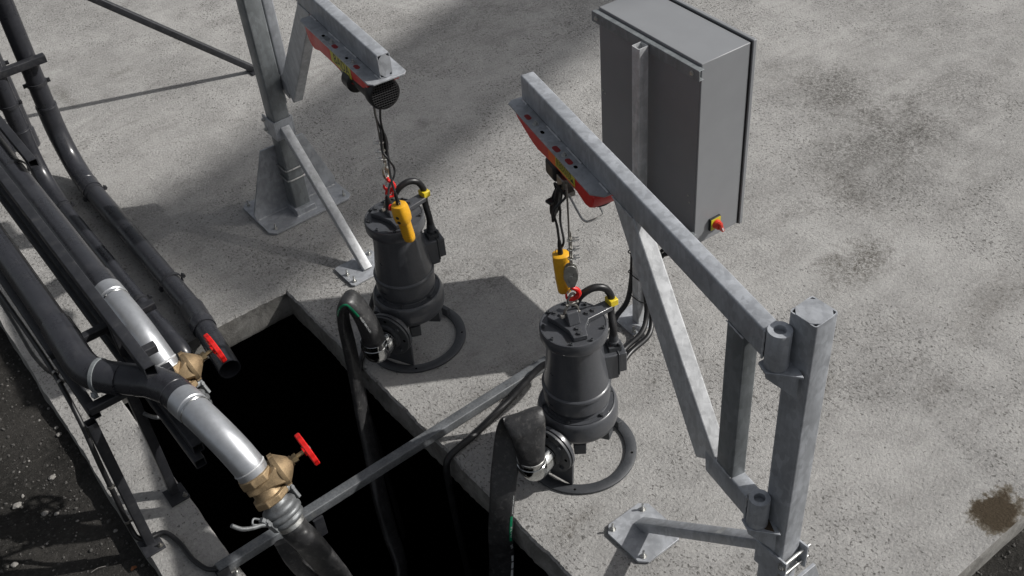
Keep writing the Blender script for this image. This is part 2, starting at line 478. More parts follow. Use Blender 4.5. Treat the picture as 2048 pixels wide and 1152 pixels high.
# soil: near sheet with relief beside the slab, flat sheet to the horizon around it
g = G()
NX, NY = 70, 150
X0, X1, Y0, Y1 = -3.2, SX0 + .05, .2, 7.2
def soil_h(x, y):
    h = -.085 + .022 * noise.noise(Vector((x * 1.3, y * 1.3, 0))) + .012 * noise.noise(Vector((x * 6, y * 6, 1))) + .006 * noise.noise(Vector((x * 22, y * 22, 2)))
    e = min(1, max(0, (SX0 - x) / .25)); h += .02 * (1 - e)
    ee = min(1, (x - X0) / .6, (y - Y0) / .6, (Y1 - y) / .6)
    return h * max(0, ee) + (-.12) * (1 - max(0, ee))
vs = [(X0 + (X1 - X0) * i / NX, Y0 + (Y1 - Y0) * j / NY, 0) for i in range(NX + 1) for j in range(NY + 1)]
vs = [(x, y, soil_h(x, y)) for x, y, z in vs]
g.add(vs, [(i * (NY + 1) + j, (i + 1) * (NY + 1) + j, (i + 1) * (NY + 1) + j + 1, i * (NY + 1) + j + 1) for i in range(NX) for j in range(NY)])
link('soil_bank', g, MT['soil'], kind='structure', ang=180)
g = G()
NX2, NY2 = 60, 26
def soil_h2(x, y): return -.10 + .02 * noise.noise(Vector((x * 1.5, y * 1.5, 5))) + .012 * noise.noise(Vector((x * 7, y * 7, 6)))
vs = [(1.6 + 5 * i / NX2, -1.0 + 2.05 * j / NY2) for i in range(NX2 + 1) for j in range(NY2 + 1)]
g.add([(x, y, soil_h2(x, y)) for x, y in vs], [(i * (NY2 + 1) + j, (i + 1) * (NY2 + 1) + j, (i + 1) * (NY2 + 1) + j + 1, i * (NY2 + 1) + j + 1) for i in range(NX2) for j in range(NY2)])
link('soil_bank', g, MT['soil'], kind='structure', ang=180)
g = G()
H = 300
def quad(x0, y0, x1, y1): g.add([(x0, y0, -.155), (x1, y0, -.155), (x1, y1, -.155), (x0, y1, -.155)], [(0, 1, 2, 3)])
quad(-H, -H, a, H); quad(b, -H, H, H); quad(a, -H, b, c); quad(a, d, b, H)
link('ground', g, MT['soil'], kind='structure')

# gravel in the soil (nobody could count it)
g = G()
ico = bmesh.new(); bmesh.ops.create_icosphere(ico, subdivisions=1, radius=1)
icov = [v.co.copy() for v in ico.verts]; icof = [[v.index for v in f.verts] for f in ico.faces]; ico.free()
def pebble(g, x, y, z, r, rn):
    sc = Vector((r * rn.uniform(.7, 1.25), r * rn.uniform(.7, 1.25), r * rn.uniform(.5, .9)))
    q = Matrix.Rotation(rn.uniform(0, 6.28), 3, 'Z') @ Matrix.Rotation(rn.uniform(-.5, .5), 3, 'X')
    g.add([q @ Vector((v.x * sc.x * rn.uniform(.82, 1.15), v.y * sc.y * rn.uniform(.82, 1.15), v.z * sc.z * rn.uniform(.82, 1.15))) + Vector((x, y, z)) for v in icov], icof)
rn = random.Random(3)
for i in range(3800):
    x = SX0 - .01 - abs(rn.gauss(0, .55)); y = rn.uniform(1.6, 5.2); r = .0022 + .006 * rn.random() ** 4 + (.008 * rn.random() if rn.random() < .02 else 0)
    pebble(g, x, y, soil_h(x, y) + r * .2, r, rn)
for i in range(1500):
    x = rn.uniform(2.0, 4.2); y = SY0 - abs(rn.gauss(0, .25)) - .01; r = .0022 + .006 * rn.random() ** 4
    pebble(g, x, y, soil_h2(x, y) + r * .2, r, rn)
link('gravel', g, MT['stone2'], kind='stuff', ang=25)
g = G()
for i in range(170):
    x = SX0 - .01 - abs(rn.gauss(0, .5)); y = rn.uniform(1.8, 4.8); r = .0026 + .006 * rn.random() ** 3
    pebble(g, x, y, soil_h(x, y) + r * .3, r, rn)
link('pale_gravel', g, MT['stone'], kind='stuff', ang=25)
ico2 = bmesh.new(); bmesh.ops.create_icosphere(ico2, subdivisions=2, radius=1)
i2v = [v.co.copy() for v in ico2.verts]; i2f = [[v.index for v in f.verts] for f in ico2.faces]; ico2.free()
STN = [(35, 1012, .016, 'largest pale broken stone lying in the soil at lower left'),
       (105, 957, .013, 'dark round stone in the soil, nearest the left edge above the pale broken one'),
       (123, 878, .011, 'small rounded stone in the soil below the upper cable clip'),
       (118, 865, .009, 'little flat stone touching the stone below the cable clip'),
       (88, 1024, .012, 'grey rounded stone in the soil right of the largest pale one'),
       (112, 1025, .009, 'smaller of two grey stones side by side in the lower left soil'),
       (28, 1128, .012, 'stone in the soil at the very bottom left corner'),
       (232, 1063, .008, 'small pale stone in the soil close to the slab edge')]
def unproj(px, py, z):
    r = Vector(((px - 1024) / 2176.4, -(py - 576) / 2176.4, -1.0)); rw = m3 @ r
    return Vector((0, 0, 3.6)) + rw * ((z - 3.6) / rw.z)
for px_, py_, r_, lab in STN:
    p = unproj(px_, py_, -.08); p.z = soil_h(p.x, p.y) + r_ * .35
    gg = G(); q = random.Random(px_)
    ph = q.uniform(0, 9)
    gg.add([p + Vector((v.x * 1.25, v.y, v.z * .7)) * r_ * (1 + .3 * noise.noise(v * 1.7 + Vector((ph, 0, 0)))) for v in i2v], i2f)
    solo('stone', gg, MT['stone'], lab, 'stone', tuple(p), ang=28)
p = unproj(268, 1138, -.075); gg = G()
gg.add([p + Vector(q) for q in ((-.012, -.006, .004), (0, -.009, .009), (.014, -.003, .003), (.012, .006, .006), (-.002, .009, .011), (-.013, .004, .002))], [(0, 1, 4, 5), (1, 2, 3, 4)])
solo('dry_leaf', gg, MT['leaf'], 'rust brown dry leaf lying in the soil by the slab', 'leaf', tuple(p))
for (ax, ay, bx, by, lab) in ((90, 858, 86, 892, 'short upright straw blade lying in the dark soil'), (182, 1145, 212, 1132, 'thin dry straw at the bottom edge in the soil')):
    p = unproj(ax, ay, -.07); q = unproj(bx, by, -.07); gg = G(); gg.sweep([p, (p + q) / 2 + Vector((0, .004, .004)), q], .0011, 5, 4)
    solo('straw', gg, MT['stone'], lab, 'straw', tuple(p))
# chip of concrete on the slab between the black cable and the hose
p = Vector((1.776, 2.70, .0)); gg = G()
gg.add([p + Vector((v.x * .016, v.y * .013, .008 + v.z * .010)) * 1. for v in i2v], i2f)
solo('stone', gg, MT['stone'], 'single round pebble on the slab behind the wide bent hose', 'stone', tuple(p))

# made-up slatted deck out of view, added to cast a soft shadow band
br = thing('added_shadow_caster', 'made-up high slatted deck, unseen, added to throw the broad soft shadow across the slab', 'shadow_caster', (19.0, -5.0, 0))
dirb = Vector((1, .285, 0)).normalized(); nb = Vector((-dirb.y, dirb.x, 0))
cB = Vector((2.75, 5.17, 0)) + Vector((AZX, AZY, 1 / K)) * (K * 16)
for o in (-.60, .60):
    g = G(); g.beam(cB - dirb * 1.75 + nb * o, cB + dirb * 9 + nb * o, .05, .12, (0, 0, 1), .01, hollow=False); part('caster_beam', g, MT['galv'], br)
g = G()
for i in range(134):
    q = cB + dirb * (-1.75 + i * .08); g.beam(q - nb * .56, q + nb * .56, .064, .02, (0, 0, 1), .004, hollow=False, seg=1)
o = part('caster_slats', g, MT['conc'], br); o['kind'] = 'stuff'
for t in (3, 8.5):
    g = G(); q = cB + dirb * t; g.beam((q.x, q.y, -.2), (q.x, q.y, 15.8), .3, .3, (1, 0, 0), .03, hollow=False)
    part('caster_column', g, MT['galv'], br)

# ================================================================== CONTROL CABINET
CX, CY, CZ0, CZ1 = 2.660, 2.50, .615, 1.493
cab = thing('control_cabinet', 'tall grey metal control cabinet held on a galvanised pole behind the pumps', 'cabinet', (CX, CY, 0))
cab.rotation_euler = (0, 0, R(-3.4)); ORG[cab.name] = Vector((0, 0, 0))
W_, D_ = .625, .272
g = G(); g.box((D_ / 2 - .012, W_ / 2, (CZ0 + CZ1) / 2), (D_ - .024, W_, CZ1 - CZ0))
part('casing', g, MT['cab'], cab, bevel=.003)
g = G(); g.box((D_ - .008, W_ / 2, (CZ0 + CZ1) / 2 + .002), (.018, W_ + .016, CZ1 - CZ0 + .014))
part('door', g, MT['cab'], cab, bevel=.003)
g = G(); g.box((D_ - .0205, W_ / 2, (CZ0 + CZ1) / 2), (.006, W_ + .003, CZ1 - CZ0 + .003))
part('door_seal', g, MT['black'], cab)
g = G(); g.box((-.0012, W_ / 2, (CZ0 + CZ1) / 2), (.0018, W_ - .012, CZ1 - CZ0 - .016))
part('back_panel', g, MT['cabback'], cab)
for (y, z) in ((.045, .86), (.035, .83), (W_ - .02, 1.11), (W_ - .035, 1.10)):
    g = G(); g.lathe([(.0042, 0), (.0042, .002), (.002, .003)], (-.002, y, z), (-1, 0, 0), 10, cap=True)
    part('screw', g, MT['zincbolt'], cab)
for z in (1.460, .67):
    g = G()
    g.box((-.028, W_ / 2 - .005, z), (.006, W_ + .03, .045)); g.box((-.017, W_ / 2 - .005, z + .0215), (.026, W_ + .026, .003)); 
    g.box((-.017, W_ / 2 - .005, z - .0215), (.026, W_ + .026, .003))
    rl = part('mounting_rail', g, MT['galvd'], cab, bevel=.0012)
    for y in (.02, W_ - .02):
        g = G(); g.hexbolt((-.031, y, z), (-1, 0, 0), .007, .005); g.cyl((-.025, y, z), (0, y, z), .006, n=8)
        subpart('rail_bolt', g, MT['zincbolt'], rl)
g = G(); g.beam((-.058, .29, .012), (-.058, .29, 1.475), .046, .052, (1, 0, 0), .006, .004)
pole = part('support_pole', g, MT['galv2'], cab)
g = G(); g.box((-.04, .31, .006), (.22, .17, .010))
bp = part('base_plate', g, MT['plate'], cab, bevel=.0015)
for (x, y) in ((-.13, .245), (.045, .245), (-.13, .375), (.045, .375)):
    g = G(); g.hexbolt((x, y, .0112), (0, 0, 1), .009, .008, .02)
    subpart('anchor_bolt', g, MT['zincbolt'], bp)
# rotary isolator on the sunlit side (side faces -Y)
g = G(); g.box((.108, -.006, .692), (.058, .012, .060))
sw = part('switch_plate', g, MT['black'], cab, bevel=.001)
g = G(); g.box((.108, -.0135, .692), (.052, .003, .054))
subpart('yellow_surround', g, MT['ylabel'], sw)
g = G(); g.lathe([(.021, 0), (.021, .01), (.0185, .016), (.0185, .024)], (.108, -.015, .692), (0, -1, 0), 28, cap=True)
kn = part('switch_knob', g, MT['redp'], cab, bevel=.0008)
g = G()
Mr = Matrix.Translation((.108, -.045, .692)) @ Matrix.Rotation(R(-20), 4, 'Y')
g.box((0, 0, .0), (.014, .022, .05), Mr)
subpart('grip', g, MT['redp'], kn, bevel=.003)
g = G(); g.box((0, -.0112, -.008), (.005, .001, .02), Mr); subpart('grip_mark', g, MT['white'], kn)

# black cables clipped to the pole
cp = Vector((CX - .058 * math.cos(R(3.4)) + .29 * math.sin(R(3.4)), CY + .29 * math.cos(R(3.4)) + .003, 0))
cb = thing('cable_bundle', 'bundle of black cables tied down the cabinet pole and curving to the slab', 'cables', tuple(cp))
def c3(x, y, z): return cp + Vector((x, y, z))
runs = [[(.0, .035, .80), (-.005, .034, .6), (-.012, .036, .3), (-.03, .05, .12), (-.09, .06, .05), (-.2, .02, .03), (-.38, -.05, .014), (-.55, -.02, .014)],
        [(.03, -.034, .72), (.012, -.036, .5), (.008, -.038, .2), (-.01, -.06, .09), (-.08, -.10, .045), (-.2, -.11, .02), (-.36, -.16, .014), (-.52, -.1, .014)],
        [(.05, -.03, .68), (.03, -.032, .45), (.026, -.04, .2), (.012, -.072, .07), (-.06, -.125, .03), (-.19, -.14, .015), (-.34, -.19, .014), (-.5, -.16, .012)],
        [(.02, -.05, .55), (.02, -.052, .4), (.018, -.056, .18), (.0, -.09, .06), (-.07, -.15, .02), (-.2, -.16, .013), (-.36, -.2, .013), (-.5, -.2, .012)]]
for rr in runs[:3]:
    g = G(); g.sweep([c3(*p) for p in rr], .0130, 12, 8); part('cable', g, MT['rubber'], cb)
for z in (.42, .30, .17):
    g = G(); pts = [c3(a_, b_, z + c_) for a_, b_, c_ in ((-.03, .045, 0), (-.032, -.03, -.002), (-.01, -.062, -.004), (.045, -.05, -.002), (.045, .03, 0), (.0, .052, 0), (-.03, .045, 0))]
    g.sweep(pts, .0028, 6, 4); part('cable_tie', g, MT['black'], cb)
g = G(); g.sweep([(2.76, 2.72, .60), (2.76, 2.70, .53), (2.74, 2.69, .47), (2.70, 2.72, .41), (2.66, 2.765, .34)], .010, 10, 8)
part('cable', g, MT['rubber'], cb)
for (x, y, h) in ((2.80, 2.6, .6), (2.86, 2.66, .6)):
    g = G(); g.sweep([(x, y, .60), (x, y, .54), (x - .06, y + .05, .46), (2.67, 2.77, .38)], .009, 8, 8); part('cable', g, MT['rubber'], cb)

# ================================================================== PUMPS
def make_pump():
    t = thing('submersible_pump', 'x', 'pump', (0, 0, 0))
    P_, Pm = MT['pump'], MT['pumpm']
    kz = lambda z: .739 - (.739 - z) * .815
    pz = lambda pr: [(r_, kz(z)) for r_, z in pr]
    g = G(); g.lathe(pz([(.001, .075), (.10, .075), (.145, .088), (.160, .11), (.166, .14), (.1655, .185), (.162, .210), (.157, .224), (.153, .229), (.150, .2295), (.149, .226), (.147, .226), (.146, .2315), (.130, .2325), (.1285, .240), (.120, .242), (.118, .2485), (.001, .249)]), n=72)
    # discharge shoulder of the volute
    g.loft([[Vector((x, y * s_, .232 + z * s_ * .9)) for y, z in [(math.cos(2 * PI * k / 24), math.sin(2 * PI * k / 24)) for k in range(24)]] for x, s_ in ((-.02, .068), (-.09, .072), (-.13, .068), (-.166, .066))])
    g.loft([[Vector((x, .075 + y * s_ * .75, .262 + z * s_ * .8)) for y, z in [(math.cos(2 * PI * k / 24), math.sin(2 * PI * k / 24)) for k in range(24)]] for x, s_ in ((.06, .068), (-.06, .072), (-.12, .055), (-.16, .03))])
    vo = part('volute', g, P_, t, ang=40)
    for k in range(6):
        a_ = R(20 + 60 * k); g = G(); p = Vector((.140 * math.cos(a_), .140 * math.sin(a_), kz(.234)))
        g.cyl(p - Vector((0, 0, .01)), p + Vector((0, 0, .010)), .0075, n=14); g.cyl(p + Vector((0, 0, .0102)), p + Vector((0, 0, .0108)), .004, n=6)
        subpart('bolt', g, MT['pumpm'], vo)
    g = G(); g.lathe(pz([(.118, .249), (.120, .262), (.131, .268), (.1355, .272), (.1355, .345), (.1335, .349), (.1335, .352), (.1395, .356), (.1400, .366), (.1375, .372), (.131, .376), (.1275, .41), (.1215, .47), (.1155, .53), (.112, .58), (.110, .64), (.109, .675), (.118, .684)]), n=72)
    part('motor_casing', g, P_, t, ang=40)
    # cast feet under the volute
    for a_ in (-142, -74, 40, 165):
        g = G(); Mx = Matrix.Rotation(R(a_), 4, 'Z')
        g.prism([(.085, -.028), (.142, -.024), (.142, .024), (.085, .028)], .140, .198, Mx)
        part('foot', g, Pm, t, bevel=.003)
    g = G(); g.lathe([(.118, .684), (.130, .690), (.1325, .696), (.1325, .735), (.129, .742), (.124, .743), (.1225, .7405), (.1, .739), (.001, .739)], n=72)
    lid = part('lid', g, P_, t, ang=38)
    for k in range(9):
        a_ = R(12 + 40 * k); g = G(); p = Vector((.1165 * math.cos(a_), .1165 * math.sin(a_), .738))
        g.lathe([(.0072, 0), (.0072, .011), (.0062, .0125), (.0034, .0125), (.0034, .006), (.0001, .006)], p, (0, 0, 1), 14)
        subpart('cap_screw', g, MT['pumpm'], lid)
    # raised three-armed lifting yoke
    arms = [(-128, .098, .030), (97, .098, .034), (-22, .165, .026)]
    poly = []
    for i, (a_, L_, w_) in enumerate(sorted(arms)):
        u = Vector((math.cos(R(a_)), math.sin(R(a_)))); v = Vector((-u.y, u.x))
        for s_ in (-1, 1):
            if s_ == 1: poly.append(tuple(u * L_ + v * w_ * .92)); poly.append(tuple(u * .052 + v * w_ * 1.1))
            else: poly.append(tuple(u * .052 - v * w_ * 1.1)); poly.append(tuple(u * L_ - v * w_ * .92))
    g = G(); g.prism(poly, .741, .762)
    yk = part('lifting_yoke', g, P_, t, bevel=.003, bseg=3)
    for (a_, d_) in ((-128, .055), (-128, .082), (97, .052), (97, .082), (-22, .062), (-22, .090)):
        g = G(); g.hexbolt((d_ * math.cos(R(a_)), d_ * math.sin(R(a_)), .762), (0, 0, 1), .0088, .0065)
        subpart('hex_bolt', g, MT['pumpm'], yk)
    g = G()
    Ml = Matrix.Translation((-.005, .004, .762)) @ Matrix.Rotation(R(-30), 4, 'Z')
    def tri(x): return [Vector((x, -.034, 0)), Vector((x, .034, 0)), Vector((x, .013, .05)), Vector((x, -.013, .05))]
    g.loft([[Ml @ q for q in tri(-.024)], [Ml @ (Vector((q.x * .7, q.y, q.z))) for q in tri(-.024)], [Ml @ Vector((q.x * .7, q.y, q.z)) for q in tri(.024)], [Ml @ q for q in tri(.024)]])
    part('lifting_lug', g, P_, t, bevel=.004)
    g = G(); a0 = Ml @ Vector((0, 0, 0))
    g.sweep([Ml @ Vector(q) for q in ((-.03, 0, .034), (-.024, 0, .060), (-.010, 0, .078), (.008, 0, .078), (.024, 0, .06), (.028, 0, .034))], .0058, 10, 6)
    g.cyl(Ml @ Vector((-.04, 0, .033)), Ml @ Vector((.036, 0, .033)), .0062, n=10); g.cyl(Ml @ Vector((-.044, 0, .033)), Ml @ Vector((-.03, 0, .033)), .0105, n=8)
    part('bow_shackle', g, MT['steel'], t)
    # terminal box with gland and cable
    Mt = Matrix.Rotation(R(-38), 4, 'Z')
    g = G(); g.box((.132, 0, .50), (.07, .092, .13), Mt); tb = part('terminal_box', g, P_, t, bevel=.006, bseg=3)
    g = G(); g.box((.184, 0, .512), (.032, .086, .10), Mt); subpart('terminal_cover', g, P_, tb, bevel=.005, bseg=3)
    g = G(); g.box((.166, 0, .512), (.007, .10, .114), Mt); subpart('cover_gasket', g, Pm, tb, bevel=.003)
    gp = Mt @ Vector((.160, 0.005, 0))
    g = G(); g.box((.158, .004, .575), (.05, .06, .022), Mt)
    for q in ((.178, .028), (.178, -.02)):
        r_ = Mt @ Vector((q[0], q[1], .586)); g.cyl(r_, r_ + Vector((0, 0, .014)), .0075, n=10)
    g.lathe([(.023, .586), (.023, .60), (.0195, .604), (.018, .625), (.0155, .64)], (gp.x, gp.y, 0), (0, 0, 1), 20)
    subpart('cable_gland', g, Pm, tb)
    ux, uy = math.cos(R(-22)), math.sin(R(-22))
    clip = Vector((ux * .175, uy * .175, .765))
    g = G(); g.sweep([(gp.x, gp.y, .60), (gp.x, gp.y, .66), (clip.x - .006, clip.y, .72), (clip.x, clip.y, .765), (clip.x - .001, clip.y + .004, .80), (clip.x - .02, clip.y + .018, .84), (clip.x - .052, clip.y + .045, .852),
                      (clip.x - .085, clip.y + .075, .83), (clip.x - .10, clip.y + .098, .78), (clip.x - .10, clip.y + .115, .70), (.07, .145, .5), (.07, .16, .3)], .0145, 14, 8)
    part('motor_cable', g, MT['rubber'], t)
    g = G(); g.box((.018, 0, .77), (.036, .044, .03), Matrix.Translation((clip.x - ux * .018, clip.y - uy * .018, 0)) @ Matrix.Rotation(R(-22), 4, 'Z'))
    part('cable_clip', g, MT['yclip'], t, bevel=.003)
    # base ring and bracket plate
    g = G(); n = 96; zr = .0125
    rings = [[Vector((r_ * math.cos(2 * PI * k / n), r_ * math.sin(2 * PI * k / n), z)) for k in range(n)] for r_, z in ((.194, .002), (.240, .002), (.241, .003), (.241, zr - .001), (.240, zr), (.195, zr), (.194, zr - .001), (.194, .002))]
    g.loft(rings, True, False)
    rg = part('base_ring', g, Pm, t, ang=50)
    for a_ in (-62, 28, -150, 120):
        g = G(); p = Vector((.222 * math.cos(R(a_)), .222 * math.sin(R(a_)), zr + .0004)); g.cyl(p, p + Vector((0, 0, .0004)), .0052, n=14)
        subpart('fixing_hole', g, MT['hole'], rg)
    g = G(); Mx = Matrix.Rotation(R(-14), 4, 'Z')
    g.box((.205, -.004, .030), (.022, .05, .036), Mx)
    part('ring_tab', g, Pm, t, bevel=.002)
    g = G()
    yz = [(-.088, .013), (.088, .013)] + [(.098 * math.cos(R(a_)), .20 + .098 * math.sin(R(a_))) for a_ in range(-10, 191, 12)]
    n_ = len(yz)
    g.add([(-.180, y, z) for y, z in yz] + [(-.168, y, z) for y, z in yz], [tuple(range(n_)), tuple(reversed(range(n_, 2 * n_)))] + [(i, (i + 1) % n_, n_ + (i + 1) % n_, n_ + i) for i in range(n_)])
    part('bracket_plate', g, Pm, t, bevel=.001)
    g = G(); g.lathe([(.04, 0), (.111, 0), (.112, .0012), (.112, .0125), (.110, .014), (.04, .014)], (-.181, 0, .20), (-1, 0, 0), 56); 
    part('outlet_flange', g, P_, t)
    g = G(); g.lathe([(.04, 0), (.108, 0), (.109, .0012), (.109, .0105), (.107, .012), (.068, .012), (.064, .022), (.05, .024)], (-.1985, 0, .20), (-1, 0, 0), 56)
    fl = part('hose_flange', g, Pm, t)
    for k in range(4):
        a_ = R(45 + 90 * k); g = G(); g.hexbolt((-.2108, .088 * math.cos(a_), .20 + .088 * math.sin(a_)), (-1, 0, 0), .009, .008)
        subpart('flange_bolt', g, MT['zincbolt'] if k in (0,) else MT['pumpm'], fl)
    for k in range(4):
        a_ = R(90 * k); g = G(); p = Vector((-.2108, .088 * math.cos(a_), .20 + .088 * math.sin(a_))); g.cyl(p, p + Vector((-.0006, 0, 0)), .007, n=12)
        subpart('flange_hole', g, MT['hole'], fl)
    g = G(); g.sweep([(-.205, 0, .192), (-.238, 0, .187), (-.272, 0, .184), (-.297, 0, .189), (-.312, 0, .203), (-.318, 0, .225), (-.318, 0, .262)], lambda u: .052 + .005 * min(1, u * 1.6), 40, 8)
    el = part('outlet_elbow', g, MT['chrome'], t)
    g = G(); g.lathe([(.057, 0), (.0600, .002), (.0600, .010), (.057, .012)], (-.318, 0, .236), (.0, 0, 1), 48); subpart('elbow_lip', g, MT['chrome'], el)
    return t
proto = make_pump()
proto.location = (1.886, 2.376, 0); proto.rotation_euler = (0, 0, R(14))
proto['label'] = 'dark grey submersible pump with the wide dusty hose, below the right crane arm'
p1 = copytree(proto); p1.location = (1.753, 3.429, 0); p1.rotation_euler = (0, 0, R(26))
p1['label'] = 'dark grey submersible pump beside the pit corner, yellow control hanging in front'
for q in (proto, p1): q['group'] = 'submersible pumps standing beside the pit'

# ================================================================== HOSES
def ribbon_fn(P, Wd, A, B, sub=10):
    """P centre points, Wd width directions, A half widths, B half thicknesses"""
    C_ = catmull(P, sub); D_ = catmull([Vector(w_) for w_ in Wd], sub)
    AB = catmull([Vector((a_, b_, 0)) for a_, b_ in zip(A, B)], sub)
    N = len(C_) - 1
    Nn = []
    for i in range(N + 1):
        t_ = (C_[min(i + 1, N)] - C_[max(i - 1, 0)]).normalized()
        w_ = (D_[i] - t_ * D_[i].dot(t_)).normalized(); Nn.append((t_, w_, t_.cross(w_)))
    def at(u):
        x = min(max(u, 0), 1) * N; i = min(int(x), N - 1); f_ = x - i
        c_ = C_[i].lerp(C_[i + 1], f_); w_ = Nn[i][1].lerp(Nn[i + 1][1], f_).normalized(); n_ = Nn[i][2].lerp(Nn[i + 1][2], f_).normalized()
        ab = AB[i].lerp(AB[i + 1], f_); return c_, w_, n_, ab.x, ab.y
    def surf(u, th, off=0.):
        c_, w_, n_, a_, b_ = at(u)
        cs, sn = math.cos(th), math.sin(th); e = 2 / 2.6
        wr = .0018 * noise.noise(Vector((u * 26, math.cos(th) * 2.2, math.sin(th) * 2.2 + 4)))
        return c_ + w_ * (a_ + off + wr) * math.copysign(abs(cs) ** e, cs) + n_ * (b_ + off + wr) * math.copysign(abs(sn) ** e, sn)
    length = sum((C_[i + 1] - C_[i]).length for i in range(N))
    return surf, length
def print_on(name, txt, size, mat_, surf, L, u0, v0, side, parent, flip=1, off=.0006, squash=1., adir=1):
    """flat print on the hose: text runs along the hose from u0; v0 = angular position"""
    vs, fs = text_geo(txt, size)
    out = []
    for q in vs:
        u = u0 + adir * q.x / L
        th = v0 + flip * q.y * squash
        out.append(surf(u, th, off))
    g = G(); g.add(out, fs); return part(name, g, mat_, parent)
def patch_on(name, u0, u1, t0, t1, mat_, surf, parent, n=14, m=6, off=.0003):
    g = G(); vs = [surf(u0 + (u1 - u0) * i / n, t0 + (t1 - t0) * j / m, off) for i in range(n + 1) for j in range(m + 1)]
    g.add(vs, [(i * (m + 1) + j, (i + 1) * (m + 1) + j, (i + 1) * (m + 1) + j + 1, i * (m + 1) + j + 1) for i in range(n) for j in range(m)])
    return part(name, g, mat_, parent)
def band(g, c, ax, r, h, n=40): g.lathe([(r, 0), (r + .0022, .001), (r + .0022, h - .001), (r, h)], c, ax, n)

# hose of the nearer pump
e2 = Vector((1.886, 2.376, 0)) + Matrix.Rotation(R(14), 3, 'Z') @ Vector((-.318, 0, 0))
h2 = thing('layflat_hose', 'wide dusty black hose folded over upright behind the zinc elbow of the nearer pump', 'hose', (e2.x, e2.y, .22), 'black delivery hoses')
def rel(o, L): return [(o.x + a_, o.y + b_, c_) for a_, b_, c_ in L]
P2 = rel(e2, [(0, 0, .245), (.001, .002, .30), (.003, .010, .36), (.008, .022, .415), (.018, .050, .445), (.024, .082, .420), (-.012, .094, .345), (-.082, .066, .22),
      (-.152, .016, .08), (-.190, -.004, -.07), (-.196, .0, -.22), (-.225, -.01, -.42), (-.26, -.04, -.8), (-.3, -.08, -1.3)])
W2 = [(.79, -.61, 0), (.86, -.5, 0), (.90, -.42, .04), (.93, -.36, .10), (.94, -.31, .12), (.93, -.34, .10), (.86, -.50, .04), (.76, -.65, 0), (.70, -.71, 0), (.70, -.71, 0), (.76, -.65, 0), (.75, -.66, 0), (.75, -.66, 0), (.75, -.66, 0)]
A2 = [.054, .057, .066, .076, .080, .077, .066, .056, .051, .051, .053, .053, .053, .053]
B2 = [.054, .048, .036, .024, .018, .016, .015, .015, .014, .014, .014, .014, .014, .014]
s2, L2 = ribbon_fn(P2, W2, A2, B2)
g = G(); g.ribbon(s2, 150, 40)
part('hose_wall', g, MT['hose'], h2, ang=80)
g = G(); band(g, Vector(P2[0]) + Vector((0, 0, .018)), (0, 0, 1), .0555, .013); part('hose_clamp', g, MT['zincbolt'], h2)

# hose of the farther pump
e1 = Vector((1.753, 3.429, 0)) + Matrix.Rotation(R(26), 3, 'Z') @ Vector((-.318, 0, 0))
h1 = thing('layflat_hose', 'narrow folded black hose with a green mark at its top bend, by the pit corner', 'hose', (e1.x, e1.y, .22), 'black delivery hoses')
P1 = rel(e1, [(0, 0, .245), (.001, 0, .30), (-.006, .010, .38), (-.022, .03, .46), (-.046, .050, .512), (-.074, .068, .475), (-.086, .072, .38),
      (-.092, .062, .24), (-.102, .048, .08), (-.128, .006, -.10), (-.172, -.09, -.28), (-.226, -.20, -.44), (-.262, -.3, -.60), (-.30, -.42, -.74), (-.42, -.52, -.84), (-.6, -.5, -.88), (-.75, -.4, -.93)])
W1 = [(.62, .78, 0), (.62, .78, 0), (.70, .71, 0), (.74, .67, 0), (.76, .65, 0), (.76, .65, 0), (.76, .65, 0), (.78, .62, 0), (.82, .57, 0), (.86, .5, 0), (.9, .4, 0), (.9, .4, 0), (.9, .4, 0), (.8, .6, 0), (.5, .5, .7), (.2, .2, .9), (.1, .1, 1)]
A1 = [.054, .054, .054, .053, .051, .049, .046, .045, .044, .044, .042, .042, .042, .042, .044, .044, .044]
B1 = [.054, .048, .040, .031, .027, .023, .021, .023, .022, .022, .022, .02, .018, .018, .018, .018, .018]
s1, L1 = ribbon_fn(P1, W1, A1, B1)
g = G(); g.ribbon(s1, 170, 36)
part('hose_wall', g, MT['hose'], h1, ang=80)
g = G(); band(g, Vector(P1[0]) + Vector((0, 0, .018)), (0, 0, 1), .0555, .013)
q = Vector(P1[0]) + Vector((.056, -.02, .025)); g.hexbolt(q, (.6, -.3, .3), .007, .012); g.box(q, (.016, .012, .014))
part('hose_clamp', g, MT['chrome'], h1)

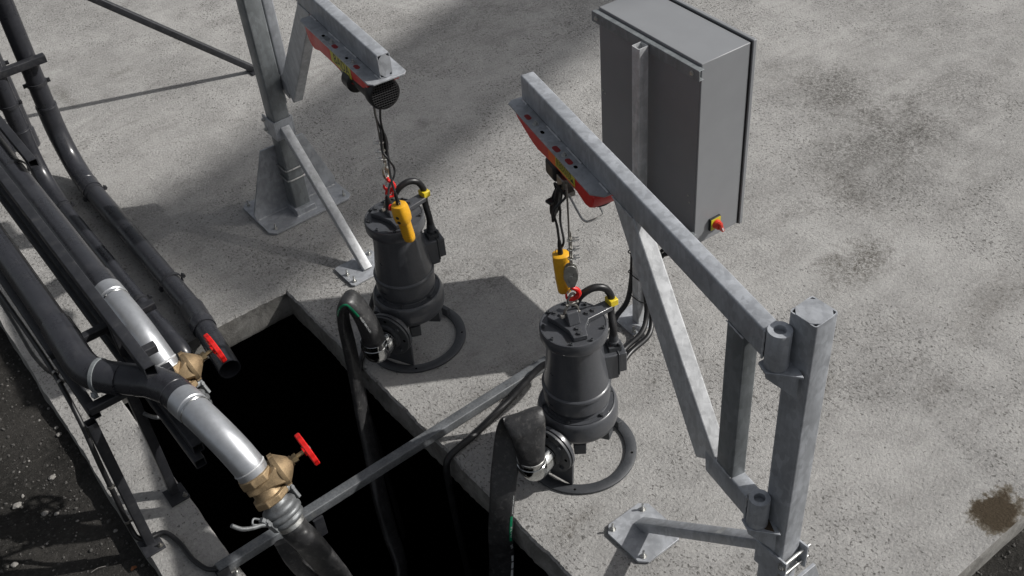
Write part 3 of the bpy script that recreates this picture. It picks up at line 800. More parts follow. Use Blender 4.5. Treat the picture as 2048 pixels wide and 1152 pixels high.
# ================================================================== CRANES
def jib(root, h, d, gal, tag_left):
    """slewing arm: hinge h (x,y), unit direction d; all in world coordinates"""
    d = Vector((d[0], d[1], 0)).normalized(); n_ = Vector((-d.y, d.x, 0)); h = Vector((h[0], h[1], 0))
    def at(s_, z, o=0): return h + d * s_ + n_ * o + Vector((0, 0, z))
    up = (0, 0, 1)
    g = G(); g.beam(at(.030, 1.51), at(1.574, 1.51), .055, .10, up, .007)
    arm = part('crane_arm', g, gal, root)
    g = G()                                           # end cap leaves the corners open
    c = .0215
    for s_ in (1.5725,):
        pl = [(-.0275 + c, -.049), (.0275 - c, -.049), (.0265, -.05 + c), (.0265, .05 - c), (.0275 - c, .049), (-.0275 + c, .049), (-.0265, .05 - c), (-.0265, -.05 + c)]
        g.loft([[at(s_, 1.51 + b_, a_) for a_, b_ in pl], [at(s_ + .003, 1.51 + b_, a_) for a_, b_ in pl]])
    subpart('end_cap', g, MT['plate'], arm)
    g = G(); g.lathe([(.0175, 0), (.033, 0), (.034, .002), (.034, .128), (.033, .130), (.0185, .130), (.0175, .129), (.0175, 0)], at(0, 1.447), up, 32)
    g.lathe([(.0170, .112), (.0001, .112)], at(0, 1.447), up, 24)
    subpart('hinge_tube', g, gal, arm)
    g = G(); g.beam(at(.028, .803), at(.258, .782), .055, .10, up, .007); subpart('lower_arm', g, gal, arm)
    g = G(); g.lathe([(.0175, 0), (.033, 0), (.034, .002), (.034, .118), (.033, .120), (.0185, .120), (.0175, .119), (.0175, 0)], at(0, .745), up, 32)
    g.lathe([(.0170, .10), (.0001, .10)], at(0, .745), up, 24)
    subpart('hinge_tube', g, gal, arm)
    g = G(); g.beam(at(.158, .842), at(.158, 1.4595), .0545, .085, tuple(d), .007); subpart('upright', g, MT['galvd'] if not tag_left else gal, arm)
    # strut: cut flush to both arms
    a0, a1 = at(.262, .765), at(.815, 1.4595)
    g = G()
    w_ = .0272
    def sect(lo_, hi_, z, zz):
        return [at(lo_, z, -w_), at(hi_, zz, -w_), at(hi_, zz, w_), at(lo_, z, w_)]
    g.loft([sect(.316, .205, .735, .832), sect(.882, .742, 1.4595, 1.4595)])
    subpart('diagonal_strut', g, MT['galv2'], arm, bevel=.006, bseg=3)
    # hoist carrier plate with slots
    g = G()
    s0, s1_, hw, ch = .892, 1.592, .084, .035
    pl = [(s0 + ch * .4, -hw), (s1_ - ch * .5, -hw), (s1_, -hw + ch * .5), (s1_, hw - ch * .5), (s1_ - ch * .5, hw), (s0 + ch, hw), (s0, hw - ch), (s0, -hw + ch * .4)]
    g.loft([[at(a_, 1.4515, b_) for a_, b_ in pl], [at(a_, 1.4585, b_) for a_, b_ in pl]])
    mp = subpart('carrier_plate', g, MT['plate'], arm, bevel=.001)
    return arm, at, d, n_
def slots(root, at, spec, gal):
    for (s_, o, L_, w_, m_) in spec:
        g = G(); pts = []
        for k in range(16):
            a_ = 2 * PI * k / 16; cx_ = L_ / 2 - w_ / 2
            pts.append((s_ + math.copysign(max(cx_, 0), math.cos(a_)) + w_ / 2 * math.cos(a_), o + w_ / 2 * math.sin(a_)))
        g.loft([[at(a_, 1.4586, b_) for a_, b_ in pts], [at(a_, 1.4592, b_) for a_, b_ in pts]])
        part('plate_slot', g, MT[m_], root)

def anchor(g, p): g.hexbolt(p, (0, 0, 1), .0095, .009, .024); return g
def foot_plate(root, x0, x1, y0, y1, bolts, ch=.02, z=.004, th=.011, mt='plate'):
    g = G(); g.prism([(x0 + ch, y0), (x1 - ch, y0), (x1, y0 + ch), (x1, y1 - ch), (x1 - ch, y1), (x0 + ch, y1), (x0, y1 - ch), (x0, y0 + ch)], z, z + th)
    p_ = part('foot_plate', g, MT[mt], root, bevel=.0012)
    for (x, y) in bolts:
        g = G(); anchor(g, (x, y, z + th + .0002)); subpart('anchor_bolt', g, MT['zincbolt'], p_)
    return p_
def crane(base, sgn, label, zc, hinge, d, label_arm=None):
    """sgn = +1 brace runs towards +Y, -1 towards -Y"""
    x, y = base
    t = thing('davit_crane', label, 'crane', (x, y, 0), 'galvanised davit cranes beside the pit')
    up = (0, 0, 1)
    sec = .094 if sgn < 0 else .090
    g = G(); g.beam((x, y, .015), (x, y, zc), sec, sec, (1, 0, 0), .009)
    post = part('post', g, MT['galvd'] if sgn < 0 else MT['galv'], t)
    g = G(); c = .020; q = sec / 2 - .0012
    g.prism([(x - q + c, y - q), (x + q - c, y - q), (x + q, y - q + c), (x + q, y + q - c), (x + q - c, y + q), (x - q + c, y + q), (x - q, y + q - c), (x - q, y - q + c)], zc - .003, zc + .0015)
    subpart('post_cap', g, MT['plate'], post)
    for zb_ in (.022, .004):
        pass
    # base: plate, upright gusset, shoe, U-bolts
    X0_, X1_, Y0_, Y1_ = x - .25, x + .27, y - .125, y + .247
    if sgn > 0: Y0_, Y1_ = y - .247, y + .125
    fp = foot_plate(t, X0_, X1_, Y0_, Y1_, [(X0_ + .035, Y1_ - .03), (X0_ + .045, Y0_ + .04), (X1_ - .035, Y0_ + .045), (X1_ - .04, Y1_ - .035)], .03, .004, .012)
    yg = y + (-sgn) * (sec / 2 + .007)
    g = G(); pl = [(x - .262, .017), (x + .262, .017), (x + .262, .07), (x + .135, .42), (x - .135, .42), (x - .262, .06)]
    pl = [(x - .25, .0165), (x + .258, .0165), (x + .262, .06), (x + .135, .415), (x - .125, .42), (x - .255, .06)]
    g.loft([[Vector((a_, yg - .006, b_)) for a_, b_ in pl], [Vector((a_, yg + .006, b_)) for a_, b_ in pl]])
    part('gusset_plate', g, MT['plate'], t, bevel=.001)
    yf = y + sgn * (sec / 2)
    g = G(); g.prism([(x - sec / 2 - .012, yf + sgn * .03), (x + sec / 2 + .012, yf + sgn * .03), (x + sec / 2 + .012, yg), (x - sec / 2 - .012, yg)][::1], .0165, .052)
    part('post_shoe', g, MT['plate'], t, bevel=.003)
    for z_ in (.30, .235):
        g = G(); e_ = sec / 2 + .006
        g.sweep([(x - e_, yg, z_), (x - e_, yf - sgn * .012, z_), (x - e_ + .006, yf + sgn * .001, z_), (x - e_ + .02, yf + sgn * .006, z_), (x + e_ - .02, yf + sgn * .006, z_), (x + e_ - .006, yf + sgn * .001, z_), (x + e_, yf - sgn * .012, z_), (x + e_, yg, z_)], .005, 10, 5)
        part('u_bolt', g, MT['zincbolt'], t)
    # brace with U-shaped clamp
    zk = .555
    e_ = sec / 2 + .002; th = .007; L_ = sec / 2 + .028; b_ = -sgn
    g = G()
    g.prism([(x - e_ - th, y - b_ * (e_ + th)), (x - e_, y - b_ * (e_ + th)), (x - e_, y + b_ * L_), (x - e_ - th, y + b_ * L_)], zk - .055, zk + .055)
    g.prism([(x + e_ + th, y - b_ * (e_ + th)), (x + e_, y - b_ * (e_ + th)), (x + e_, y + b_ * L_), (x + e_ + th, y + b_ * L_)], zk - .055, zk + .055)
    g.prism([(x - e_ + .0002, y - b_ * e_), (x + e_ - .0002, y - b_ * e_), (x + e_ - .0002, y - b_ * (e_ + th)), (x - e_ + .0002, y - b_ * (e_ + th))], zk - .055, zk + .055)
    cl = part('post_clamp', g, MT['galv'], t, bevel=.0012)
    for z_ in (zk - .03, zk + .03):
        g = G(); yy = y + b_ * (sec / 2 + .014)
        g.cyl((x - e_ - th - .014, yy, z_), (x + e_ + th + .022, yy, z_), .006, n=12)
        g.hexbolt((x - e_ - th, yy, z_), (-1, 0, 0), .0105, .009); g.hexbolt((x + e_ + th, yy, z_), (1, 0, 0), .0105, .009)
        subpart('clamp_bolt', g, MT['zincbolt'], cl)
    if sgn < 0: fx, fy = x - .012, y - .715
    else: fx, fy = x + .015, y + .655
    p0 = Vector((x, y - b_ * (e_ + th + .002), zk - .005)); p1_ = Vector((fx, fy, .016))
    dd = (p1_ - p0).normalized()
    g = G(); g.beam(p0 - dd * .012, p1_ + dd * .01, .05, .042, (0, 0, 1), .005)
    bc = part('brace', g, MT['galv2'] if sgn < 0 else MT['galv'], t)
    mid = p0.lerp(p1_, .36 if sgn < 0 else .3); xx, yy_, zz = frame(dd)
    g = G(); c0 = mid + yy_ * .0213
    g.add([c0 + xx * a_ + zz * b2 for a_, b2 in ((-.02, -.017), (.018, -.017), (.018, .017), (-.02, .017))], [(0, 1, 2, 3)])
    subpart('sticker', g, MT['sticker'], bc)
    if sgn < 0: foot_plate(t, fx - .13, fx + .10, fy - .075, fy + .115, [(fx - .105, fy + .02), (fx - .105, fy - .05), (fx + .07, fy + .085)], .012)
    else: foot_plate(t, fx - .132, fx + .088, 1.768, 2.0, [(fx - .105, 1.972), (fx + .045, 1.965) if 0 else (fx + .068, 1.79), (fx - .10, 1.80), (fx + .05, 1.965)], .03)
    # hinge brackets on the post
    hh = Vector((hinge[0], hinge[1], 0)); pc = Vector((x, y, 0)); q = (hh - pc); ql = q.length; q.normalize(); r_ = Vector((-q.y, q.x, 0))
    for zb_ in (1.440, .738):
        g = G()
        A_ = [pc + q * .035 + r_ * .064, hh + q * .038 + r_ * .022, hh + q * .042 - r_ * .022, pc + q * .035 - r_ * .064]
        g.loft([[p_ + Vector((0, 0, zb_ - .004)) for p_ in A_], [p_ + Vector((0, 0, zb_ + .005)) for p_ in A_]])
        br_ = part('hinge_bracket', g, MT['galv'], t, bevel=.0015)
        g = G()
        for s_ in (-1, 1):
            B_ = [pc + q * .045 + r_ * s_ * .052, hh + q * .034 + r_ * s_ * .016]
            o_ = r_ * s_ * .004
            g.loft([[B_[0] - o_ + Vector((0, 0, zb_ - .005)), B_[1] - o_ + Vector((0, 0, zb_ - .005)), B_[1] - o_ + Vector((0, 0, zb_ - .02)), B_[0] - o_ + Vector((0, 0, zb_ - .085))],
                    [B_[0] + o_ + Vector((0, 0, zb_ - .005)), B_[1] + o_ + Vector((0, 0, zb_ - .005)), B_[1] + o_ + Vector((0, 0, zb_ - .02)), B_[0] + o_ + Vector((0, 0, zb_ - .085))]])
        subpart('bracket_rib', g, MT['galv'], br_)
        if sgn > 0 and zb_ < 1:
            g = G(); A2_ = [pc + q * .05 + r_ * .05, hh - q * .01 + r_ * .030, hh + q * .012 - r_ * .030, pc + q * .05 - r_ * .052]
            g.loft([[p_ + Vector((0, 0, zb_ + .0052)) for p_ in A2_], [p_ + Vector((0, 0, zb_ + .0065)) for p_ in A2_]]); subpart('leaf_litter', g, MT['rust'], br_)
    arm, at, d_, n_ = jib(t, hinge, d, MT['galv'], sgn < 0)
    return t, arm, at, d_, n_
HR = (1.721, 1.296); DR = (.233, .973)
cr, armR, atR, dR, nR = crane((1.80, 1.255), 1, 'galvanised davit crane in the right foreground, its capped square post fully in view', 1.62, HR, DR)
HL = (1.962, 4.90); DLv = Vector((1.785 - 1.962, 3.344 - 4.90, 0)); 
cl_, armL, atL, dL, nL = crane((1.86, 4.742), -1, 'galvanised davit crane at the top left, clamped to a gusset plate by two U-bolts', 1.66, HL, (DLv.x, DLv.y))
# slots in the carrier plates (offset +n is to the left looking along the arm)
sR = [(1.452, .062, .038, .02, 'slot'), (1.335, .060, .022, .013, 'hole'), (1.215, .064, .042, .022, 'slot'), (1.125, .060, .040, .021, 'slot'), (1.085, .055, .018, .013, 'hole')]
slots(armR, atR, sR, None)
for (s_, o_) in ((1.395, .058), (1.165, .057)):
    g = G(); g.hexbolt(atR(s_, 1.4588, o_), (0, 0, 1), .0085, .007, .006); part('plate_bolt', g, MT['zincbolt'], armR)
sLs = -1
sL = [(1.10, -.060, .02, .014, 'hole'), (1.13, -.058, .045, .022, 'galvd'), (1.215, -.060, .040, .021, 'slot'), (1.335, -.062, .018, .013, 'hole'), (1.425, -.060, .038, .021, 'slot')]
slots(armL, atL, sL, None)
for (s_, o_) in ((1.175, -.055), (1.385, -.056)):
    g = G(); g.hexbolt(atL(s_, 1.4588, o_), (0, 0, 1), .0085, .007, .006); part('plate_bolt', g, MT['zincbolt'], armL)
for at_, arm_, sg in ((atR, armR, 1), (atL, armL, -1)):                     # weld beads
    for a_, b_ in ((.90, .96), (1.09, 1.20), (1.25, 1.36), (1.53, 1.57)):
        g = G(); g.sweep([at_(a_ + (b_ - a_) * k / 6, 1.4605, sg * (.0295 + .0006 * math.sin(k * 2.1))) for k in range(7)], .0036, 8, 3); part('weld', g, MT['galv2'], arm_)

# ================================================================== HOISTS
def hoist(at, d, n_, label, side, rope_s, rope_o, motor_s, loc):
    """side = +1: visible flank towards +n"""
    up = Vector((0, 0, 1))
    t = thing('cable_hoist', label, 'hoist', tuple(loc), 'red cable hoists bolted under the crane arms')
    zt = 1.449
    def A(s_, o, z): return at(s_, z, o * side)
    # folded red side frame
    g = G()
    prof = [(.918, zt), (.922, zt - .030), (.935, zt - .052), (.96, zt - .066), (.99, zt - .070), (1.02, zt - .064), (1.05, zt - .058), (1.20, zt - .056), (1.28, zt - .060), (1.36, zt - .066), (1.40, zt - .062), (1.47, zt - .045), (1.53, zt - .028), (1.545, zt)]
    ms = [s_ for s_, z in prof]
    kd = 1.18 if side > 0 else 1.45
    prof = [(s_, zt - (zt - z) * kd) for s_, z in prof]
    def cross(s_, zb_): return [A(s_, -.066, zt), A(s_, .066, zt), A(s_, .074, zt - .01), A(s_, .072, zb_ + .006), A(s_, .064, zb_), A(s_, -.064, zb_), A(s_, -.072, zb_ + .006), A(s_, -.074, zt - .01)]
    g.loft([cross(s_, z if zt - z > .01 else zt - .016) for s_, z in prof])
    part('hoist_frame', g, MT['red'], t, bevel=.002)
    # motor with fan cowl at the tip end
    m0, m1 = motor_s; zm = 1.380
    g = G(); ax = d
    mo_o = -.03 if side > 0 else .014; c0 = A(m0, mo_o, zm); 
    g.lathe([(.001, -.30), (.048, -.30), (.060, -.285), (.062, -.20), (.060, -.19), (.060, -.05), (.066, -.045), (.0685, -.03), (.0685, .0), (.065, .008), (.059, .010)], A(m1, mo_o, zm), ax, 44)
    mo = part('motor', g, MT['black'], t, ang=40)
    # fan cowl grille: concentric and radial slots as raised ribs over a dark disc
    c1 = A(m1, mo_o, zm) + d * .0095
    g = G(); g.lathe([(.060, 0), (.0001, .0005)], c1 - d * .004, ax, 32); subpart('fan_recess', g, MT['hole'], mo)
    x_, y_, z_ = frame(ax)
    g = G()
    for k in range(-5, 6):
        o = k * .0105; L_ = math.sqrt(max(.0588 ** 2 - o * o, 0))
        g.beam(c1 + x_ * o - y_ * L_, c1 + x_ * o + y_ * L_, .0035, .003, tuple(z_), .0004, hollow=False, seg=1)
        g.beam(c1 + y_ * o - x_ * L_ + z_ * .0012, c1 + y_ * o + x_ * L_ + z_ * .0012, .0035, .003, tuple(z_), .0004, hollow=False, seg=1)
    subpart('cowl_grille', g, MT['black'], mo)
    # gearbox and rope drum
    g = G(); g.lathe([(.03, 0), (.062, .002), (.064, .008), (.064, .08), (.058, .10), (.03, .108)], A(.99, 0, zt - .055), ax, 36, cap=True); part('gearbox', g, MT['black'], t)
    if side < 0:
        g = G(); g.lathe([(.03, 0), (.046, .003), (.047, .06), (.040, .066), (.02, .068)], A(1.30, .045, zt - .095), d, 32, cap=True); part('limit_switch', g, MT['black'], t, ang=35)
    g = G(); dz = zt - .062
    g.lathe([(.052, 0), (.052, .006)] + [(.036 + (.0026 if k % 2 else 0), .008 + k * .003) for k in range(36)] + [(.052, .118), (.052, .124), (.001, .124)], A(rope_s - .05, 0, dz), ax, 32)
    part('rope_drum', g, MT['steel'], t)
    if side > 0:
        g = G(); Mq = Matrix((tuple(d), tuple(n_), (0, 0, 1))).transposed().to_4x4(); Mq.translation = A(1.262, .050, 1.345)
        g.box((0, 0, 0), (.085, .05, .075), Mq); part('capacitor_box', g, MT['black'], t, bevel=.016, bseg=4)
        g = G(); Mq.translation = A(1.19, .04, 1.33); g.box((0, 0, 0), (.05, .06, .05), Mq); Mq.translation = A(1.165, .05, 1.305); g.box((0, 0, 0), (.05, .035, .022), Mq)
        part('switch_bracket', g, MT['steel'], t, bevel=.003)
        # limit lever: bent rod loop
        g = G(); g.sweep([A(1.165, .060, 1.315), A(1.12, .062, 1.305), A(1.035, .068, 1.285), A(1.012, .064, 1.280), A(1.0, .05, 1.282), A(1.0, .01, 1.287), A(1.008, -.005, 1.289), A(1.05, -.01, 1.30), A(1.12, -.01, 1.33)], .0042, 8, 6)
        part('limit_lever', g, MT['zincbolt'], t)
    # yellow label on the flank
    def lab(s0, s1, z0, z1, m_, off, name, par):
        g = G(); g.add([A(s0, off, z0 + .004 * 0), A(s1, off, z0), A(s1, off, z1), A(s0, off, z1)], [(0, 1, 2, 3)]); return part(name, g, m_, par)
    o_ = .0745
    if side > 0:
        ly = lab(1.055, 1.205, zt - .050, zt - .008, MT['ylabel'], o_, 'warning_label', t)
        lab(1.2055, 1.262, zt - .056, zt - .004, MT['orange'], o_, 'orange_sticker', t)
        g = G()
        rn_ = random.Random(4)
        for r_ in range(6):
            s_ = 1.198; z = zt - .016 - r_ * .0055
            while s_ > 1.085:
                L_ = rn_.uniform(.006, .018)
                g.add([A(s_, o_ + .0004, z), A(s_ - L_, o_ + .0004, z), A(s_ - L_, o_ + .0004, z + .0032), A(s_, o_ + .0004, z + .0032)], [(0, 1, 2, 3)]); s_ -= L_ + .004
        for q_ in (1.075,):
            g.add([A(q_ + .012, o_ + .0004, zt - .044), A(q_ - .012, o_ + .0004, zt - .044), A(q_, o_ + .0004, zt - .024)], [(0, 1, 2)])
        subpart('label_print', g, MT['ink'], ly)
    else:
        ly = lab(1.185, 1.385, zt - .064, zt - .006, MT['ylabel'], o_, 'brand_label', t)
        vs, fs = text_geo('BADA', .056)
        g = G(); g.add([A(1.215 + q.x * 1.05, o_ + .0005, zt - .056 + q.y * 1.1) for q in vs], fs); subpart('lettering', g, MT['ink'], ly)
    return t, A
hr, AR = hoist(atR, dR, nR, 'red cable hoist with a wordy yellow label under the right crane arm', 1, 1.09, .07, (1.40, 1.60), atR(1.2, 1.45))
hl, AL = hoist(atL, dL, nL, 'red cable hoist with round black fan cowl under the left crane arm', -1, 1.42, .03, (1.44, 1.553), atL(1.2, 1.45))

def clipset(g, p, ax, out):
    """wire rope grip: U-bolt with two nuts"""
    p = Vector(p); out = Vector(out).normalized(); s_ = Vector((0, 0, 1)).cross(out)
    g.sweep([p + out * .022 + s_ * .007, p + s_ * .0085, p - out * .009 + s_ * .005, p - out * .009 - s_ * .005, p - s_ * .0085, p + out * .022 - s_ * .007], .0022, 6, 4)
    for k in (-1, 1):
        q = p + out * .012 + s_ * .0075 * k; g.cyl(q, q + out * .0055, .0058, n=6); g.cyl(q, q + out * .021, .0026, n=6)
    g.box(p + out * .009, (.013, .013, .010))
def rope_set(t, px, py, ztop, zclip, out, ring_, name='wire_rope'):
    g = G(); g.sweep([(px, py, ztop), (px + .001, py, (ztop + zclip) / 2), (px, py, zclip), (px, py, zclip - .16)], .0036, 8, 8); part('wire_rope', g, MT['steel'], t)
    g = G(); g.sweep([(px + .007, py + .003, zclip + .03), (px + .008, py, zclip), (px + .007, py, zclip - .1), (px + .004, py, zclip - .16)], .0034, 8, 6); part('rope_tail', g, MT['steel'], t)
    for k in range(3):
        g = G(); clipset(g, (px + .003, py, zclip - .005 - k * .042), None, out + Vector((.1 * k, -.05, 0))); part('rope_grip', g, MT['zincbolt'], t)
# right rope, hook block, shackle
rx, ry = 1.886, 2.376
rope_set(hr, rx, ry, 1.40, 1.155, Vector((.8, -.5, .12)), None)
g = G()
for o in (-.010, .010):
    x_, y_ = Vector((.75, -.66, 0)), Vector((.66, .75, 0))
    rings = []
    pl = [(.022 * math.cos(R(a_)), .955 + .062 + .022 * math.sin(R(a_))) for a_ in range(20, 161, 20)] + [(-.027, .995), (-.026, .975), (-.012, .935), (.012, .935), (.026, .975), (.027, .995)]
    c0 = Vector((rx, ry, 0)) - y_ * o
    g.loft([[c0 + x_ * a_ + Vector((0, 0, b_)) - y_ * .0018 for a_, b_ in pl], [c0 + x_ * a_ + Vector((0, 0, b_)) + y_ * .0018 for a_, b_ in pl]])
g.cyl(Vector((rx, ry, .985)) - y_ * .013, Vector((rx, ry, .985)) + y_ * .013, .007, n=12)
g.cyl(Vector((rx, ry, .985)) - y_ * .007, Vector((rx, ry, .985)) + y_ * .007, .024, n=24)
g.cyl((rx, ry, .945), (rx, ry, .915), .006, n=10)
part('hook_block', g, MT['zincbolt'], hr, bevel=.0008)
def red_hook(t, rx, ry, z, nm='hook', s=1.0, ang=0):
    Mh = Matrix.Translation((rx, ry, z)) @ Matrix.Rotation(ang, 4, 'Z')
    g = G(); g.sweep([Mh @ (Vector(q) * s) for q in ((0, 0, .028), (.004, 0, .018), (.020, 0, .006), (.026, 0, -.014), (.014, 0, -.032), (-.006, 0, -.036), (-.020, 0, -.026), (-.022, 0, -.010))],
                     lambda u: s * (.006 + .0045 * math.sin(PI * min(1, u * 1.1)) - .003 * max(0, u - .75) * 4 * .6), 10, 6)
    g.lathe([(.0095 * s, 0), (.0095 * s, .012 * s)], Mh @ Vector((0, 0, .024 * s)), (0, 0, 1), 12, cap=True)
    part(nm, g, MT['red'], t)
    g = G(); g.sweep([Mh @ (Vector(q) * s) for q in ((.004, .007, .016), (-.016, .007, -.008), (-.02, 0, -.014))], .0022, 6, 3); part('hook_latch', g, MT['zincbolt'], t)
red_hook(hr, rx, ry, .905, ang=R(-30))
g = G(); g.sweep([(rx - .014, ry + .004, .845), (rx - .017, ry + .004, .872), (rx, ry, .896), (rx + .017, ry - .004, .872), (rx + .014, ry - .004, .845)], .0052, 8, 6)
g.cyl((rx - .026, ry + .006, .846), (rx + .024, ry - .006, .846), .006, n=10)
solo('shackle', g, MT['steel'], 'steel shackle joining the red hook to the nearer pump', 'shackle', (rx, ry, .85))
# left rope
lx, ly = 1.753, 3.429
rope_set(hl, lx, ly, 1.36, 1.13, Vector((-.85, .5, .1)), None)
g = G(); g.sweep([(lx, ly, 1.0), (lx + .012, ly, .985), (lx + .012, ly, .955), (lx, ly, .935)], .0065, 8, 6); g.sweep([(lx, ly, 1.02), (lx - .012, ly, .995), (lx - .010, ly, .96), (lx, ly, .935)], .0065, 8, 6)
part('thimble', g, MT['zincbolt'], hl)
red_hook(hl, lx, ly, .915, s=.95, ang=R(-50))
g = G(); g.sweep([(lx - .012, ly + .004, .845), (lx - .015, ly + .004, .872), (lx, ly, .89), (lx + .015, ly - .004, .872), (lx + .012, ly - .004, .845)], .005, 8, 6)
g.cyl((lx - .024, ly + .006, .846), (lx + .022, ly - .006, .846), .006, n=10); g.box((lx, ly, .872), (.012, .012, .018))
solo('shackle', g, MT['red'], 'red painted shackle above the farther pump lid', 'shackle', (lx, ly, .85))

# ------------------------------------------------------------------ pendant controls
def pendant(name_label, top, axis, face, cable_pts, button, length=.195):
    top = Vector(top); z = -Vector(axis).normalized(); f = Vector(face); f = (f - z * f.dot(z)).normalized(); x = f.cross(z)
    t = thing('pendant_control', name_label, 'pendant', tuple(top), 'yellow pendant controls hanging from the hoists')
    Mx = Matrix((tuple(x), tuple(f), tuple(z))).transposed().to_4x4() @ Matrix.Diagonal((1.28, 1.25, 1, 1)); Mx.translation = top
    g = G()
    def sec(h, w_, d_, oy=0):
        out = []
        for k in range(20):
            a_ = 2 * PI * k / 20; c_, s_ = math.cos(a_), math.sin(a_)
            out.append(Mx @ Vector((w_ * math.copysign(abs(c_) ** .75, c_), oy + d_ * math.copysign(abs(s_) ** .75, s_), -h)))
        return out
    L = length
    if button: spec = [(0, .020, .018), (.003, .024, .023), (.02, .0265, .027), (.055, .0275, .029), (.085, .026, .027), (.097, .021, .020), (.10, .0205, .019), (L * .9, .0195, .018), (L - .005, .018, .017), (L, .015, .014)]
    else: spec = [(0, .021, .019), (.003, .0245, .022), (.04, .0245, .022), (.12, .0225, .021), (L - .006, .0195, .018), (L, .016, .015)]
    g.loft([sec(*q) for q in spec]); body = part('handset', g, MT['yellow'], t, ang=40)
    g = G()
    for k in range(5): 
        h = L * .62 + k * .012; g.loft([sec(h, .0202, .0185), sec(h + .003, .0204, .0187)])
    subpart('grip_ribs', g, MT['yellow'], body)
    g = G(); g.lathe([(.010, -.006), (.010, .012), (.0085, .02), (.0078, .045), (.006, .062)], top, z, 16, cap=True); part('cable_boot', g, MT['black'], t)
    g = G(); q = Mx @ Vector((-.013, .006, 0)); g.sweep([q - z * .006, q + z * .014, q + z * .016 + x * .008, q - z * .004 + x * .010], .0014, 6, 4); part('hanging_loop', g, MT['zincbolt'], t)
    if button:
        c0 = Mx @ Vector((.024, .004, -.022)); g = G(); g.lathe([(.007, 0), (.007, .006), (.013, .007), (.0145, .011), (.013, .016), (.004, .018)], c0, x, 22, cap=True); part('emergency_button', g, MT['red'], t)
    g = G()
    for h in (.05, .075): 
        q = Mx @ Vector((0, .0265, -h)); g.lathe([(.0085, 0), (.0085, .004), (.006, .006)], q - f * .002, f, 14, cap=True)
    part('push_button', g, MT['black'], t)
    g = G(); g.sweep(cable_pts + [tuple(top + z * .03)], .0048, 8, 8); part('control_cable', g, MT['rubber'], t)
    return t, Mx
c2 = AR(1.135, .075, 1.335)
tp2 = unproj(1121, 507, 1.06)
pt2, M2 = pendant('plain yellow pendant control hanging behind the hook of the nearer pump', tuple(tp2), (.03, -.02, -1), (.5, .8, 0),
              [tuple(c2), tuple(c2 + Vector((-.002, .0, -.03)))] + [tuple(tp2 + Vector(q)) for q in ((-.012, .006, .20), (-.004, .004, .12))], False, .185)
g = G(); q0 = unproj(1112, 405, 1.26)
xr = Vector((.79, -.61, 0))
for k, (rr_, hh_, o) in enumerate(((.024, .072, 0), (.032, .064, .008), (.020, .078, -.006))):
    pts = [q0 + xr * (rr_ * math.cos(a_) + .014 * math.sin(a_)) + Vector((o, o, hh_ * math.sin(a_))) + Vector((-.012, .010, .0)) * math.cos(a_) for a_ in [2 * PI * j / 10 + .5 * k for j in range(11)]]
    g.sweep(pts, .0048, 8, 4)
g.sweep([c2 + Vector((0, 0, -.02)), q0 + Vector((0, 0, .085)), q0 + Vector((.008, .0, .04)), q0 + Vector((.012, -.006, -.03)), q0 + Vector((.01, -.006, -.09)), tp2 + Vector((.012, -.008, .06)), tp2 + Vector((.004, 0, .02))], .0046, 8, 6)
part('coiled_cable', g, MT['rubber'], pt2)
g = G(); g.box(q0 + Vector((-.015, .01, .008)), (.03, .03, .012)); part('cable_tie', g, MT['black'], pt2, bevel=.003)

tp1 = unproj(797, 408, .90)
c1 = AL(1.50, .0, 1.30); m1p = unproj(765, 275, 1.12)
pt1, M1 = pendant('yellow pendant control with red stop button in front of the farther pump lid', tuple(tp1), (.10, -.05, -1), (-.6, -.3, 0),
              [tuple(unproj(760, 212, 1.30)), tuple(unproj(762, 245, 1.22)), tuple(unproj(772, 285, 1.12)), tuple(unproj(781, 350, 1.0))], True, .20)
g = G(); q0 = unproj(768, 285, 1.10)
for k, (rr_, hh_) in enumerate(((.026, .055), (.018, .07), (.012, .06))):
    pts = [q0 + xr * (rr_ * math.cos(a_)) + Vector((.006 * k, .004 * k, hh_ * math.sin(a_) - .02 * k)) + Vector((-.01, .008, 0)) * math.cos(a_) for a_ in [2 * PI * j / 10 for j in range(11)]]
    g.sweep(pts, .0048, 8, 4)
g.sweep([unproj(748, 212, 1.30), unproj(752, 235, 1.24), unproj(762, 262, 1.18), unproj(764, 300, 1.1), unproj(776, 318, 1.06), unproj(788, 335, 1.0), unproj(788, 352, .97), unproj(778, 376, .93), unproj(777, 408, .88)], .0048, 8, 6)
part('coiled_cable', g, MT['rubber'], pt1)
g = G(); pa = unproj(775, 398, .90); g.lathe([(.005, 0), (.009, .012), (.013, .03), (.017, .05), (.018, .064), (.013, .072)], pa + Vector((0, 0, .02)), (.02, -.01, -1), 18, cap=True)
part('mains_plug', g, MT['black'], pt1)
g = G()
for o in (-.009, .009): q = pa + Vector((o * .8, -o * .6, -.048)); g.cyl(q, q + Vector((0, 0, -.022)), .0024, n=8)
part('plug_pin', g, MT['zincbolt'], pt1)

# ================================================================== PIPE RACK
rk = thing('pipe_rack', 'black square tube rack carrying the raised pipes along the pit edge', 'rack', (.253, 3.17, 0))
F = MT['frame']
def sq(name, p0, p1, w_=.04, h_=.04, par=rk, m_=None, up=(0, 0, 1)):
    g = G(); g.beam(p0, p1, w_, h_, up, .0045, .003); return part(name, g, m_ or F, par)
for (x, y, zt_) in ((.253, 3.17, .738), (.443, 3.342, .655), (.253, 6.4, .738), (.47, 6.4, .655)):
    lg = sq('leg', (x, y, .012), (x, y, zt_), up=(1, 0, 0))
    g = G(); g.box((x, y - .02, .0065), (.085, .10, .008)); 
    fp_ = subpart('foot_plate', g, F, lg, bevel=.0015)
    g = G(); g.hexbolt((x + .028, y - .052, .0108), (0, 0, 1), .008, .007, .01); subpart('anchor_bolt', g, MT['steel'], fp_)
sq('rail', (.488, 2.772, .68), (.488, 10, .68))
